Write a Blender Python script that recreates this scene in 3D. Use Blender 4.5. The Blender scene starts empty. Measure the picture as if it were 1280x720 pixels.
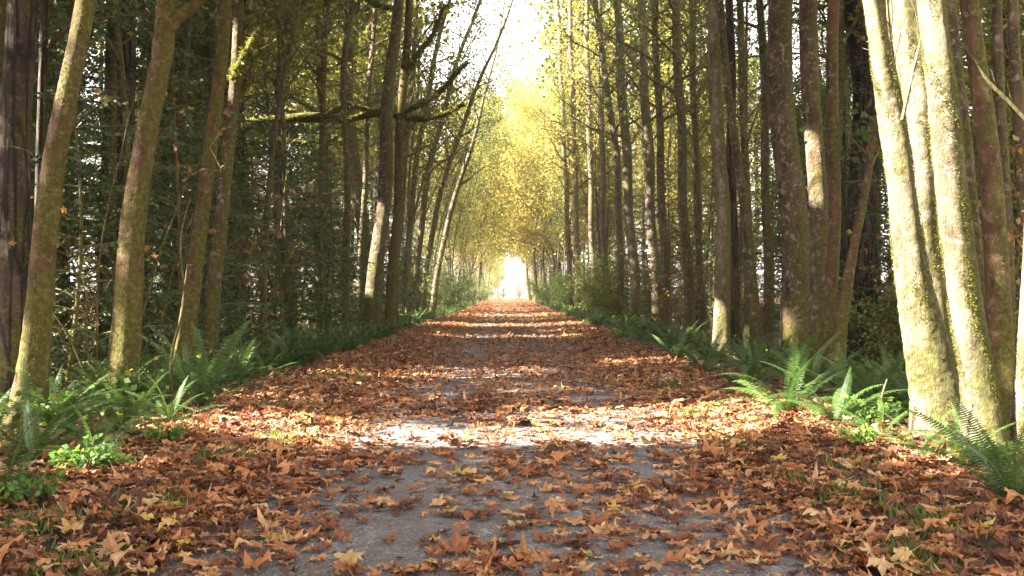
import bpy, math, random
import numpy as np
from mathutils import Vector, Matrix, noise as mnoise

rng = np.random.default_rng(11)
random.seed(11)
sc = bpy.context.scene
COL = sc.collection
PI = math.pi
FPX, CX, HY, CAMH = 1200.0, 635.0, 367.0, 1.2      # focal length, vanishing point and eye height of the photograph

HAZE = 0.0004
def W(px, py, d):
    """a point of the place seen at photo pixel px, py standing d metres away"""
    return np.array([(px - CX) / FPX * d, d, CAMH + (HY - py) / FPX * d])

def sstep(a, b, x):
    t = np.clip((x - a) / (b - a), 0, 1)
    return t * t * (3 - 2 * t)

def ground_z(x, y):
    ax = np.abs(x)
    bank = 0.05 * sstep(1.5, 2.3, ax) - 0.32 * sstep(2.9, 6.0, ax)
    return bank + 0.06 * sstep(3, 6, ax) * (np.sin(x * 1.3 + 1) * np.sin(y * 0.9) + np.sin(x * 0.6 + y * 0.37))

# ------------------------------------------------------------------ sun direction and the gaps in the canopy
SUN_EL, SUN_BACK = math.radians(34), math.radians(12)
SUN = np.array([-math.cos(SUN_EL) * math.cos(SUN_BACK), -math.cos(SUN_EL) * math.sin(SUN_BACK), math.sin(SUN_EL)])

# openings of the canopy, written where their light lands on the ground: x0, x1, y0, y1 at x0, slope
GAPS = [(-1.9, 0.3, 7.5, 8.12, 0.05), (0.4, 1.85, 7.65, 8.3, 0.03), (0.3, 2.6, 8.95, 9.7, 0.03), (-2.8, -1.5, 7.9, 8.6, 0.1),
        (2.9, 13.0, 6.35, 8.3, 0.2), (-4.3, 0.4, 12.8, 13.12, 0.21), (4.3, 5.4, 18.2, 18.8, 0.21), (5.0, 5.8, 16.0, 16.4, 0.21), (8.2, 9.4, 14.6, 15.0, .21), (1.0, 8.0, 29.5, 30.4, 0.0), (-4.6, -3.4, 8.6, 8.85, 0.21), (-4.3, -3.3, 10.0, 10.3, 0.21), (2.0, 3.4, 7.9, 9.6, 0.15), (-3.3, 3.0, 34.4, 37.0, 0.0), (-1.5, 2.6, 49, 53, 0.0), (-2, 2, 26, 26.8, 0.0), (1.8, 3.4, 15.2, 16.2, 0.1),
        (-2.45, -2.2, 5.9, 6.1, 0), (2.72, 3.0, 5.95, 6.2, 0), (-1.4, 0.6, 14.6, 15.0, 0.0)]

def in_gap(P, pad=0.0):
    gx = P[:, 0] - P[:, 2] * SUN[0] / SUN[2]
    gy = P[:, 1] - P[:, 2] * SUN[1] / SUN[2]
    m = np.zeros(len(P), bool)
    wob = 0.12 * np.sin(gx * 5.0) + 0.09 * np.sin(gx * 13 + gy * 3) + 0.05 * np.sin(gx * 29)
    for x0, x1, y0, y1, s in GAPS:
        o = s * (gx - x0)
        m |= (gx > x0 - pad) & (gx < x1 + pad) & (gy > y0 + o - pad + wob * 0.5) & (gy < y1 + o + pad + wob)
    return m

# ------------------------------------------------------------------ mesh buffer
class Buf:
    def __init__(s):
        s.V, s.T, s.Q, s.F, s.n = [], [], [], [], 0   # verts, tints, quads, tris (with material)
    def add(s, v, f, mat=0, tint=0.5):
        v = np.asarray(v, float).reshape(-1, 3); f = np.asarray(f, np.int64)
        if len(v) == 0 or len(f) == 0: return
        t = np.broadcast_to(np.asarray(tint, float), (len(v),))
        s.V.append(v); s.T.append(t)
        (s.Q if f.shape[1] == 4 else s.F).append((f + s.n, np.broadcast_to(mat, (len(f),))))
        s.n += len(v)
    def arrays(s):
        V = np.concatenate(s.V) if s.V else np.zeros((0, 3)); T = np.concatenate(s.T) if s.T else np.zeros(0)
        g = lambda L, k: (np.concatenate([a for a, _ in L]), np.concatenate([m for _, m in L])) if L else (np.zeros((0, k), int), np.zeros(0, int))
        return V, T, g(s.Q, 4), g(s.F, 3)
    def merged(s, o, M=None):
        V, T, (q, qm), (f, fm) = o.arrays()
        if M is not None:
            V = V @ np.array(M.to_3x3()).T + np.array(M.translation)
        s.V.append(V); s.T.append(T)
        if len(q): s.Q.append((q + s.n, qm))
        if len(f): s.F.append((f + s.n, fm))
        s.n += len(V)
    def mesh(s, name, mats, smooth=True, cull=None):
        V, T, (q, qm), (f, fm) = s.arrays()
        if cull is not None:
            bad = cull(V)
            if bad.any():
                if len(q): k = ~bad[q].any(1); q, qm = q[k], qm[k]
                if len(f): k = ~bad[f].any(1); f, fm = f[k], fm[k]
                used = np.zeros(len(V), bool); used[q.ravel()] = True; used[f.ravel()] = True
                idx = np.cumsum(used) - 1; V, T, q, f = V[used], T[used], idx[q], idx[f]
        me = bpy.data.meshes.new(name)
        me.vertices.add(len(V)); me.vertices.foreach_set('co', V.astype(np.float32).ravel())
        nl = len(q) * 4 + len(f) * 3
        me.loops.add(nl); me.loops.foreach_set('vertex_index', np.concatenate([q.ravel(), f.ravel()]).astype(np.int32))
        me.polygons.add(len(q) + len(f))
        st = np.concatenate([np.arange(len(q)) * 4, len(q) * 4 + np.arange(len(f)) * 3]).astype(np.int32)
        me.polygons.foreach_set('loop_start', st)
        me.polygons.foreach_set('material_index', np.concatenate([qm, fm]).astype(np.int32))
        me.polygons.foreach_set('use_smooth', np.full(len(q) + len(f), smooth))
        for m in mats: me.materials.append(m)
        a = me.attributes.new('tint', 'FLOAT', 'POINT'); a.data.foreach_set('value', T.astype(np.float32))
        me.update(calc_edges=True); me.validate()
        return me

def tube(b, pts, rad, k=8, mat=0, tint=0.5, rough=0.0, cap=False, seed=0.0, roots=0.0):
    pts = np.asarray(pts, float); rad = np.asarray(rad, float); n = len(pts)
    t = np.gradient(pts, axis=0); t /= np.linalg.norm(t, axis=1)[:, None] + 1e-9
    ref = np.array([0, 1.0, 0]) if abs(t[0][1]) < 0.8 else np.array([1.0, 0, 0])
    u = np.cross(np.broadcast_to(ref, t.shape), t); u /= np.linalg.norm(u, axis=1)[:, None] + 1e-9
    v = np.cross(t, u)
    a = np.arange(k) * 2 * PI / k
    r = rad[:, None] * np.ones(k)[None]
    if rough > 0:
        s = np.arange(n)[:, None] * np.linalg.norm(pts[1] - pts[0])
        rr = np.median(rad)
        r = r * (1 + rough * (0.5 * np.sin(3 * a + s * 1.1 + seed) + 0.35 * np.sin(5 * a - s * 2.3 + seed * 2) + 0.5 * np.sin(2 * a + s * 0.6 + seed * 3)
                 + 0.5 * np.sin(s * 4.1 + seed + 2 * np.sin(a + seed))) + rough * 0.8 * (rng.random((n, k)) - 0.5))
    if roots > 0:
        hh = (pts[:, 2] - pts[0, 2])[:, None]; lob = np.maximum(0, np.cos(2.5 * a + seed) + .5 * np.cos(5 * a - seed * 2))
        r = r * (1 + roots * np.exp(-hh / 0.16) * lob)
    P = pts[:, None] + r[..., None] * (np.cos(a)[None, :, None] * u[:, None] + np.sin(a)[None, :, None] * v[:, None])
    i = np.arange(n - 1)[:, None] * k; j = np.arange(k)[None]; j2 = (j + 1) % k
    q = np.stack([i + j, i + j2, i + k + j2, i + k + j], -1).reshape(-1, 4)
    b.add(P.reshape(-1, 3), q, mat, tint)

def spline(pts, n):
    """Catmull-Rom through rows of (x, y, z, radius)"""
    p = np.asarray(pts, float); p = np.vstack([2 * p[0] - p[1], p, 2 * p[-1] - p[-2]])
    m = len(p) - 3; u = np.linspace(0, m - 1e-6, n); i = u.astype(int); t = (u - i)[:, None]
    a, b_, c, d = p[i], p[i + 1], p[i + 2], p[i + 3]
    return 0.5 * (2 * b_ + (c - a) * t + (2 * a - 5 * b_ + 4 * c - d) * t * t + (3 * b_ - a - 3 * c + d) * t ** 3)

def leafs(b, P, D, size, mat=1, tint=None, width=0.38, fold=0.1):
    """leaf-sized folded blades at P pointing along D"""
    n = len(P)
    if n == 0: return
    D = D / (np.linalg.norm(D, axis=1)[:, None] + 1e-9)
    R = rng.normal(size=(n, 3)); S = np.cross(D, R); S /= np.linalg.norm(S, axis=1)[:, None] + 1e-9
    N = np.cross(D, S); size = np.broadcast_to(size, (n,))[:, None]
    V = np.stack([P, P + D * size * .45 + S * size * width + N * size * fold, P + D * size, P + D * size * .45 - S * size * width + N * size * fold], 1)
    q = np.arange(n * 4).reshape(n, 4)
    if tint is None: tint = rng.random(n)
    b.add(V.reshape(-1, 3), q, mat, np.repeat(tint, 4))

def unit(v): return v / (np.linalg.norm(v) + 1e-9)

# ------------------------------------------------------------------ materials
def newmat(name):
    m = bpy.data.materials.new(name); m.use_nodes = True
    nt = m.node_tree; nt.nodes.clear()
    return m, nt, nt.nodes.new('ShaderNodeOutputMaterial')

def nd(nt, t, **kw):
    n = nt.nodes.new('ShaderNode' + t)
    for k, v in kw.items():
        if k in n.inputs: n.inputs[k].default_value = v
        else: setattr(n, k, v)
    return n

def ramp(nt, fac, stops):
    r = nt.nodes.new('ShaderNodeValToRGB'); e = r.color_ramp.elements
    while len(e) < len(stops): e.new(0.5)
    for x, (p, c) in zip(e, stops):
        x.position = p; x.color = (*c, 1) if len(c) == 3 else (c[0],) * 3 + (1,)
    nt.links.new(fac, r.inputs[0]); return r.outputs[0]

def mixc(nt, f, a, b_, mode='MIX'):
    m = nt.nodes.new('ShaderNodeMix'); m.data_type = 'RGBA'; m.blend_type = mode
    for s, v in ((m.inputs[0], f), (m.inputs[6], a), (m.inputs[7], b_)):
        if isinstance(v, bpy.types.NodeSocket): nt.links.new(v, s)
        else: s.default_value = v if not isinstance(v, tuple) else (*v, 1)
    return m.outputs[2]

def math_(nt, op, a, b_=0.0, clamp=False):
    m = nt.nodes.new('ShaderNodeMath'); m.operation = op; m.use_clamp = clamp
    for s, v in ((m.inputs[0], a), (m.inputs[1], b_)):
        if isinstance(v, bpy.types.NodeSocket): nt.links.new(v, s)
        else: s.default_value = v
    return m.outputs[0]

def coords(nt, scale=(1, 1, 1), obj=True):
    tc = nt.nodes.new('ShaderNodeTexCoord'); mp = nt.nodes.new('ShaderNodeMapping')
    nt.links.new(tc.outputs['Object' if obj else 'Generated'], mp.inputs[0]); mp.inputs['Scale'].default_value = scale
    return mp.outputs[0]

def noise(nt, vec, scale, detail=4, rough=0.6):
    n = nd(nt, 'TexNoise', Scale=scale, Detail=detail, Roughness=rough); nt.links.new(vec, n.inputs['Vector']); return n.outputs['Fac']

def leaf_mat(name, stops, trans=0.35, rough=0.55, objvar=0.25, tcol=1.25, spec=0.3):
    m, nt, out = newmat(name)
    at = nt.nodes.new('ShaderNodeAttribute'); at.attribute_name = 'tint'
    oi = nt.nodes.new('ShaderNodeObjectInfo')
    f = math_(nt, 'ADD', math_(nt, 'MULTIPLY', at.outputs['Fac'], 1 - objvar), math_(nt, 'MULTIPLY', oi.outputs['Random'], objvar))
    c = ramp(nt, f, stops)
    nz = noise(nt, coords(nt), 30, 2)
    c = mixc(nt, 0.5, c, mixc(nt, 1.0, c, ramp(nt, nz, [(0.3, (0.45,)), (0.7, (1.35,))]), 'MULTIPLY'))
    p = nd(nt, 'BsdfPrincipled', Roughness=rough); p.inputs['Specular IOR Level'].default_value = spec
    nt.links.new(c, p.inputs['Base Color'])
    tr = nt.nodes.new('ShaderNodeBsdfTranslucent')
    nt.links.new(mixc(nt, 1.0, c, (tcol, tcol, tcol * 0.8), 'MULTIPLY'), tr.inputs[0])
    mx = nt.nodes.new('ShaderNodeMixShader'); mx.inputs[0].default_value = trans
    nt.links.new(p.outputs[0], mx.inputs[1]); nt.links.new(tr.outputs[0], mx.inputs[2]); nt.links.new(mx.outputs[0], out.inputs[0])
    return m

def bark_mat(name, dark, light, lichen=0.4, moss=0.5, zs=0.35, bump=0.6, fissure=False, mossdir=(0.5, -0.3, 0.2)):
    m, nt, out = newmat(name)
    v = coords(nt, (1, 1, zs)); v1 = coords(nt)
    c = ramp(nt, noise(nt, v, 9, 6, 0.65), [(0.3, dark), (0.52, tuple((a + b_) / 2 for a, b_ in zip(dark, light))), (0.72, light)])
    big = noise(nt, v1, 1.7, 3)
    c = mixc(nt, 1.0, c, ramp(nt, big, [(0.3, (0.62,)), (0.7, (1.25,))]), 'MULTIPLY')
    lf = ramp(nt, noise(nt, v1, 11, 6, 0.75), [(0.54, (0,)), (0.60, (1,))])
    c = mixc(nt, math_(nt, 'MULTIPLY', lf, lichen), c, (0.40, 0.36, 0.28))
    rust = ramp(nt, noise(nt, v1, 4.3, 3), [(0.60, (0,)), (0.72, (1,))])
    c = mixc(nt, math_(nt, 'MULTIPLY', rust, 0.45), c, (0.24, 0.12, 0.05))
    geo = nt.nodes.new('ShaderNodeNewGeometry')
    dp = nt.nodes.new('ShaderNodeVectorMath'); dp.operation = 'DOT_PRODUCT'
    nt.links.new(geo.outputs['Normal'], dp.inputs[0]); dp.inputs[1].default_value = mossdir
    sx_ = nt.nodes.new('ShaderNodeSeparateXYZ'); nt.links.new(v1, sx_.inputs[0])
    low = math_(nt, 'MULTIPLY', math_(nt, 'SUBTRACT', 1.6, sx_.outputs[2], True), 0.16)
    mf = math_(nt, 'ADD', math_(nt, 'ADD', low, noise(nt, v1, 2.6, 6, 0.7)), math_(nt, 'MULTIPLY', dp.outputs['Value'], 0.28))
    mf = ramp(nt, mf, [(0.64 - moss * 0.36, (0,)), (0.76 - moss * 0.32, (1,))])
    mc = ramp(nt, noise(nt, v1, 22, 5, 0.7), [(0.3, (0.035, 0.034, 0.006)), (0.5, (0.085, 0.078, 0.012)), (0.72, (0.18, 0.16, 0.025))])
    c = mixc(nt, math_(nt, 'MULTIPLY', mf, 0.85), c, mc)
    bn = noise(nt, v, 38, 6, 0.75)
    if fissure:
        w = nd(nt, 'TexVoronoi', Scale=9.0, feature='DISTANCE_TO_EDGE'); nt.links.new(coords(nt, (1, 1, 0.09)), w.inputs['Vector'])
        fr = ramp(nt, w.outputs['Distance'], [(0.0, (0.25,)), (0.16, (1,))])
        c = mixc(nt, 1.0, c, fr, 'MULTIPLY'); bn = math_(nt, 'ADD', math_(nt, 'MULTIPLY', fr, 1.2), bn)
    bn = math_(nt, 'ADD', bn, math_(nt, 'MULTIPLY', mf, 0.4))
    bp = nd(nt, 'Bump', Strength=min(1.0, bump * 1.3), Distance=0.05); nt.links.new(bn, bp.inputs['Height'])
    p = nd(nt, 'BsdfPrincipled', Roughness=0.85); p.inputs['Specular IOR Level'].default_value = 0.25
    nt.links.new(c, p.inputs['Base Color']); nt.links.new(bp.outputs[0], p.inputs['Normal']); nt.links.new(p.outputs[0], out.inputs[0])
    return m

M = {}
M['bark'] = bark_mat('alder_bark', (0.035, 0.022, 0.013), (0.20, 0.135, 0.08), 0.6, 0.42, bump=0.9)
M['bark_moss'] = bark_mat('mossy_maple_bark', (0.04, 0.022, 0.011), (0.17, 0.090, 0.042), 0.25, 0.42)
M['bark_limb'] = bark_mat('mossy_limb_bark', (0.05, 0.035, 0.015), (0.16, 0.11, 0.05), 0.1, 1.6)
M['bark_pale'] = bark_mat('pale_mossy_bark', (0.10, 0.075, 0.04), (0.32, 0.265, 0.17), 0.6, 0.72, mossdir=(0.9, 0.1, -0.2), bump=1.0)
M['bark_far'] = bark_mat('thin_stem_bark', (0.045, 0.032, 0.023), (0.15, 0.11, 0.08), 0.35, 0.40, bump=0.3)
M['bark_conifer'] = bark_mat('conifer_bark', (0.035, 0.023, 0.017), (0.12, 0.082, 0.062), 0.15, 0.05, 0.15, 1.0, True)
M['twig'] = bark_mat('twig_bark', (0.06, 0.04, 0.025), (0.20, 0.15, 0.09), 0.2, 0.5, bump=0.2)
M['moss'] = leaf_mat('moss', [(0.0, (0.07, 0.07, 0.012)), (0.5, (0.15, 0.15, 0.025)), (0.85, (0.21, 0.20, 0.035)), (1.0, (0.25, 0.23, 0.05))], 0.35, 0.8, 0.05)
M['leaf_green'] = leaf_mat('green_leaves', [(0.0, (0.045, 0.08, 0.024)), (0.5, (0.09, 0.13, 0.032)), (0.8, (0.19, 0.20, 0.035)), (1.0, (0.34, 0.26, 0.04))], 0.45, objvar=0.35)
M['leaf_yellow'] = leaf_mat('yellow_leaves', [(0.0, (0.13, 0.16, 0.045)), (0.35, (0.28, 0.26, 0.065)), (0.7, (0.44, 0.34, 0.09)), (1.0, (0.44, 0.25, 0.08))], 0.5, objvar=0.25)
M['leaf_mid'] = leaf_mat('turning_leaves', [(0.0, (0.06, 0.09, 0.02)), (0.45, (0.15, 0.17, 0.03)), (0.75, (0.30, 0.26, 0.04)), (1.0, (0.40, 0.27, 0.04))], 0.5, objvar=0.35)
M['leaf_brown'] = leaf_mat('hanging_brown_leaves', [(0.0, (0.16, 0.07, 0.025)), (0.4, (0.32, 0.14, 0.05)), (0.7, (0.36, 0.22, 0.05)), (1.0, (0.14, 0.17, 0.03))], 0.4)
M['needles'] = leaf_mat('needles', [(0.0, (0.034, 0.060, 0.020)), (0.5, (0.062, 0.105, 0.032)), (0.85, (0.11, 0.16, 0.045)), (1.0, (0.16, 0.16, 0.04))], 0.2, objvar=0.3)
M['fern'] = leaf_mat('fern', [(0.0, (0.028, 0.054, 0.014)), (0.5, (0.054, 0.102, 0.023)), (0.85, (0.11, 0.16, 0.035)), (1.0, (0.20, 0.22, 0.06))], 0.3, 0.45, 0.3)
M['fern_dead'] = leaf_mat('dead_fern', [(0.0, (0.10, 0.045, 0.02)), (1.0, (0.25, 0.12, 0.05))], 0.2)
M['plant'] = leaf_mat('plant', [(0.0, (0.05, 0.12, 0.03)), (0.6, (0.12, 0.22, 0.04)), (1.0, (0.28, 0.30, 0.06))], 0.4, 0.5, 0.3)
M['grass'] = leaf_mat('grass', [(0.0, (0.06, 0.10, 0.02)), (0.7, (0.13, 0.16, 0.03)), (1.0, (0.25, 0.22, 0.08))], 0.3, 0.6, 0.0)
LIT = [(0.0, (0.060, 0.026, 0.016)), (0.2, (0.15, 0.055, 0.030)), (0.42, (0.31, 0.115, 0.043)), (0.62, (0.42, 0.19, 0.075)), (0.8, (0.48, 0.31, 0.17)), (0.92, (0.46, 0.30, 0.07)), (1.0, (0.40, 0.36, 0.07))]
M['litter'] = leaf_mat('fallen_leaves', LIT, 0.18, 0.6, 0.0, spec=0.25)

def asphalt_mat():
    m, nt, out = newmat('asphalt')
    v = coords(nt)
    c = ramp(nt, noise(nt, v, 1.1, 5, 0.6), [(0.3, (0.10, 0.090, 0.088)), (0.7, (0.20, 0.185, 0.18))])
    g = nd(nt, 'TexVoronoi', Scale=85.0); nt.links.new(v, g.inputs['Vector'])
    gc = nt.nodes.new('ShaderNodeSeparateColor'); nt.links.new(g.outputs['Color'], gc.inputs[0])
    c = mixc(nt, 1.0, c, ramp(nt, gc.outputs[0], [(0.0, (0.45,)), (0.6, (1.0,)), (0.9, (1.45,)), (1.0, (2.6,))]), 'MULTIPLY')
    st = ramp(nt, noise(nt, v, 5, 5, 0.7), [(0.44, (0,)), (0.68, (1,))])
    c = mixc(nt, math_(nt, 'MULTIPLY', st, 0.6), c, (0.11, 0.075, 0.05))
    dm = ramp(nt, noise(nt, coords(nt, (1, .25, 1)), 2.2, 4, 0.6), [(0.46, (0,)), (0.6, (1,))])
    c = mixc(nt, math_(nt, 'MULTIPLY', dm, 0.45), c, (0.085, 0.075, 0.072))
    ck = nd(nt, 'TexVoronoi', Scale=0.55, feature='DISTANCE_TO_EDGE')
    wv = nt.nodes.new('ShaderNodeVectorMath'); wv.operation = 'ADD'
    nz = nd(nt, 'TexNoise', Scale=3.0, Detail=5.0); nt.links.new(v, nz.inputs['Vector']); nt.links.new(v, wv.inputs[0]); nt.links.new(nz.outputs['Color'], wv.inputs[1])
    nt.links.new(wv.outputs[0], ck.inputs['Vector'])
    c = mixc(nt, ramp(nt, ck.outputs['Distance'], [(0.0, (0.7,)), (0.012, (0,))]), c, (0.035, 0.03, 0.028))
    h = math_(nt, 'ADD', g.outputs['Distance'], math_(nt, 'MULTIPLY', noise(nt, v, 300, 2), 0.6))
    bp = nd(nt, 'Bump', Strength=0.7, Distance=0.006); nt.links.new(h, bp.inputs['Height'])
    p = nd(nt, 'BsdfPrincipled', Roughness=0.8); nt.links.new(c, p.inputs['Base Color']); nt.links.new(bp.outputs[0], p.inputs['Normal']); nt.links.new(p.outputs[0], out.inputs[0])
    return m
def soil_mat():
    m, nt, out = newmat('leafy_soil')
    v = coords(nt)
    g = nd(nt, 'TexVoronoi', Scale=11.0, Randomness=1.0); nt.links.new(v, g.inputs['Vector'])
    gc = nt.nodes.new('ShaderNodeSeparateColor'); nt.links.new(g.outputs['Color'], gc.inputs[0])
    c = ramp(nt, gc.outputs[1], [(0.0, (0.05, 0.025, 0.014)), (0.4, (0.13, 0.055, 0.028)), (0.75, (0.20, 0.10, 0.045)), (1.0, (0.26, 0.15, 0.07))])
    c = mixc(nt, ramp(nt, noise(nt, v, 0.8, 5, 0.7), [(0.42, (0,)), (0.62, (1,))]), c, (0.045, 0.03, 0.018))
    c = mixc(nt, math_(nt, 'MULTIPLY', ramp(nt, noise(nt, v, 2.3, 4, 0.6), [(0.6, (0,)), (0.7, (1,))]), 0.6), c, (0.07, 0.085, 0.02))
    bp = nd(nt, 'Bump', Strength=0.8, Distance=0.03); nt.links.new(math_(nt, 'ADD', g.outputs['Distance'], noise(nt, v, 40, 4)), bp.inputs['Height'])
    p = nd(nt, 'BsdfPrincipled', Roughness=0.9); nt.links.new(c, p.inputs['Base Color']); nt.links.new(bp.outputs[0], p.inputs['Normal']); nt.links.new(p.outputs[0], out.inputs[0])
    return m
M['asphalt'] = asphalt_mat(); M['soil'] = soil_mat()
def plain(name, col, var=0.3, rough=0.8, sc_=6):
    m, nt, out = newmat(name)
    c = mixc(nt, 1.0, col, ramp(nt, noise(nt, coords(nt), sc_, 4), [(0.3, (1 - var,)), (0.7, (1 + var,))]), 'MULTIPLY')
    p = nd(nt, 'BsdfPrincipled', Roughness=rough); nt.links.new(c, p.inputs['Base Color']); nt.links.new(p.outputs[0], out.inputs[0]); return m
M['gravel'] = plain('pale_gravel', (0.42, 0.38, 0.34)); M['post'] = plain('stained_wood', (0.09, 0.035, 0.02)); M['paint'] = plain('pale_paint', (0.75, 0.75, 0.73), 0.06)
M['glass'] = plain('dark_glass', (0.03, 0.035, 0.04), 0.1, 0.1); M['rubber'] = plain('rubber', (0.03, 0.03, 0.03)); M['meadow'] = plain('meadow', (0.12, 0.14, 0.05), 0.4)

# ------------------------------------------------------------------ objects, tags
def link(name, me, parent=None, loc=None, mat=None):
    o = bpy.data.objects.new(name, me); COL.objects.link(o)
    if parent is not None: o.parent = parent
    if loc is not None: o.location = loc
    return o
def tag(o, label=None, cat=None, group=None, kind=None):
    if label: o['label'] = label
    if cat: o['category'] = cat
    if group: o['group'] = group
    if kind: o['kind'] = kind
    return o

# ------------------------------------------------------------------ setting
def ground():
    gx = np.unique(np.concatenate([np.linspace(-12, 12, 97), np.linspace(-60, 60, 61), [-3000, -1000, -300, -120, 120, 300, 1000, 3000]]))
    gy = np.unique(np.concatenate([np.linspace(-4, 30, 103), np.linspace(-60, 300, 121), [-3000, -1000, -200, 500, 1000, 2000, 4000]]))
    X, Y = np.meshgrid(gx, gy, indexing='ij'); Z = ground_z(X, Y)
    near = np.abs(X) > 1.62
    Z = Z + np.where(near & (np.abs(X) < 14), 0.02 * np.sin(X * 5.1 + Y * 2) * np.sin(Y * 4.3), 0)
    V = np.stack([X, Y, Z], -1).reshape(-1, 3); n, m = len(gx), len(gy)
    i, j = np.meshgrid(np.arange(n - 1), np.arange(m - 1), indexing='ij')
    q = np.stack([i * m + j, (i + 1) * m + j, (i + 1) * m + j + 1, i * m + j + 1], -1).reshape(-1, 4)
    b = Buf(); b.add(V, q)
    tag(link('ground', b.mesh('ground', [M['soil']])), kind='structure', label='brown forest floor under ferns and trees')
def path():
    ys = np.arange(-6, 212, 0.5); b = Buf()
    e = 0.10 * np.sin(ys * 0.9) + 0.07 * np.sin(ys * 2.3 + 1)
    cols = []
    for k in range(9):
        t = k / 8 * 2 - 1
        xs = t * 1.6 + (e if k in (8,) else -e if k == 0 else 0) * 0.8
        cols.append(np.stack([xs + 0 * ys, ys, 0.006 + 0.012 * (1 - t * t) + 0 * ys], -1))
    V = np.stack(cols, 1); n = len(ys)
    i, j = np.meshgrid(np.arange(n - 1), np.arange(8), indexing='ij')
    q = np.stack([i * 9 + j, i * 9 + j + 1, (i + 1) * 9 + j + 1, (i + 1) * 9 + j], -1).reshape(-1, 4)
    b.add(V.reshape(-1, 3), q); tag(link('path', b.mesh('path', [M['asphalt']])), kind='structure', label='grey asphalt trail scattered with fallen leaves')
    b = Buf(); xs = np.linspace(-60, 60, 25); ys = np.linspace(205, 222, 5); X, Y = np.meshgrid(xs, ys, indexing='ij')
    Z = ground_z(X, Y) + 0.05
    i, j = np.meshgrid(np.arange(24), np.arange(4), indexing='ij')
    b.add(np.stack([X, Y, Z], -1).reshape(-1, 3), np.stack([i * 5 + j, (i + 1) * 5 + j, (i + 1) * 5 + j + 1, i * 5 + j + 1], -1).reshape(-1, 4))
    tag(link('road', b.mesh('road', [M['gravel']])), kind='structure', label='pale sunlit road crossing the far end of the trail')
ground(); path()

# ------------------------------------------------------------------ maple leaf on the ground
def leaf_outline(hi=True):
    # bigleaf maple: stalk notch at the origin, five pointed lobes; (angle deg from tip, radius)
    if hi:
        a = [(180, .10), (152, .36), (138, .62), (128, .50), (112, .60), (98, .42), (80, .66), (66, .92), (56, .80), (44, .74), (34, .42), (22, .72), (12, .84), (0, 1.05)]
    else:
        a = [(180, .1), (138, .6), (105, .42), (66, .9), (34, .42), (0, 1.0)]
    pts = [(math.radians(t), r) for t, r in a]
    full = pts + [(-t, r) for t, r in pts[-2:0:-1]]
    return np.array([(math.sin(t) * r, math.cos(t) * r) for t, r in full])
def leaf_variant(hi, r):
    o = leaf_outline(hi) * 0.5
    o = o * np.array([r.uniform(.7, 1.05), 1]) + (0.12 * r.normal(size=(1, 2)) * np.abs(o))
    o = o * (1 + 0.22 * (r.random((len(o), 1)) - 0.5)); n = len(o)
    if hi:
        P = np.vstack([[0, 0.02], o * 0.5, o]); i = np.arange(n); j = (i + 1) % n
        f = np.vstack([np.stack([0 * i, 1 + i, 1 + j], 1), np.stack([1 + i, 1 + n + i, 1 + n + j], 1), np.stack([1 + i, 1 + n + j, 1 + j], 1)])
    else:
        P = np.vstack([[0, 0.02], o]); i = np.arange(n); j = (i + 1) % n
        f = np.stack([0 * i, 1 + i, 1 + j], 1)
    x, y = P[:, 0], P[:, 1]; rr = np.hypot(x, y); ang = np.arctan2(x, y)
    c = r.uniform(0.0, 1.15) ** 1.5; ax = r.uniform(0, PI)
    u = x * math.cos(ax) + y * math.sin(ax)
    z = c * u * u * (1 + 0.8 * np.sign(u) * r.uniform(-1, 1)) + r.uniform(0.05, 0.4) * rr * rr * np.cos(5 * ang + 0.3) + 0.10 * rr * np.sin(9 * ang + r.random() * 6)
    z += 0.03 * r.normal(size=len(P)) * (rr > 0.1)
    sh = 1 - 0.45 * min(c, 2) * np.abs(u)
    P3 = np.stack([x * sh, y * sh, z - z.min() * 0.8], -1)
    if hi:   # stalk
        s = np.array([[0, 0.02, P3[0, 2]], [0.03, -0.25, P3[0, 2] + 0.03], [r.uniform(-.15, .15), -0.5, 0.02]])
        k = len(P3); w = np.array([0.012, 0, 0])
        P3 = np.vstack([P3, s - w, s + w]); f = np.vstack([f, [[k, k + 3, k + 4], [k, k + 4, k + 1], [k + 1, k + 4, k + 5], [k + 1, k + 5, k + 2]]])
    return P3, f
lr = np.random.default_rng(5)
LV_HI = [leaf_variant(True, lr) for _ in range(28)]
LV_LO = [leaf_variant(False, lr) for _ in range(10)]

def cover_noise(x, y):
    return (0.5 * np.sin(x * 2.1 + 1.7 * np.sin(y * 0.8)) + 0.5 * np.sin(y * 1.9 + x * 1.3 + 2) + 0.6 * np.sin(x * 4.7 - y * 2.9 + 1) + 0.4 * np.sin(y * 5.3 + x * 3.1)) / 2

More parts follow.
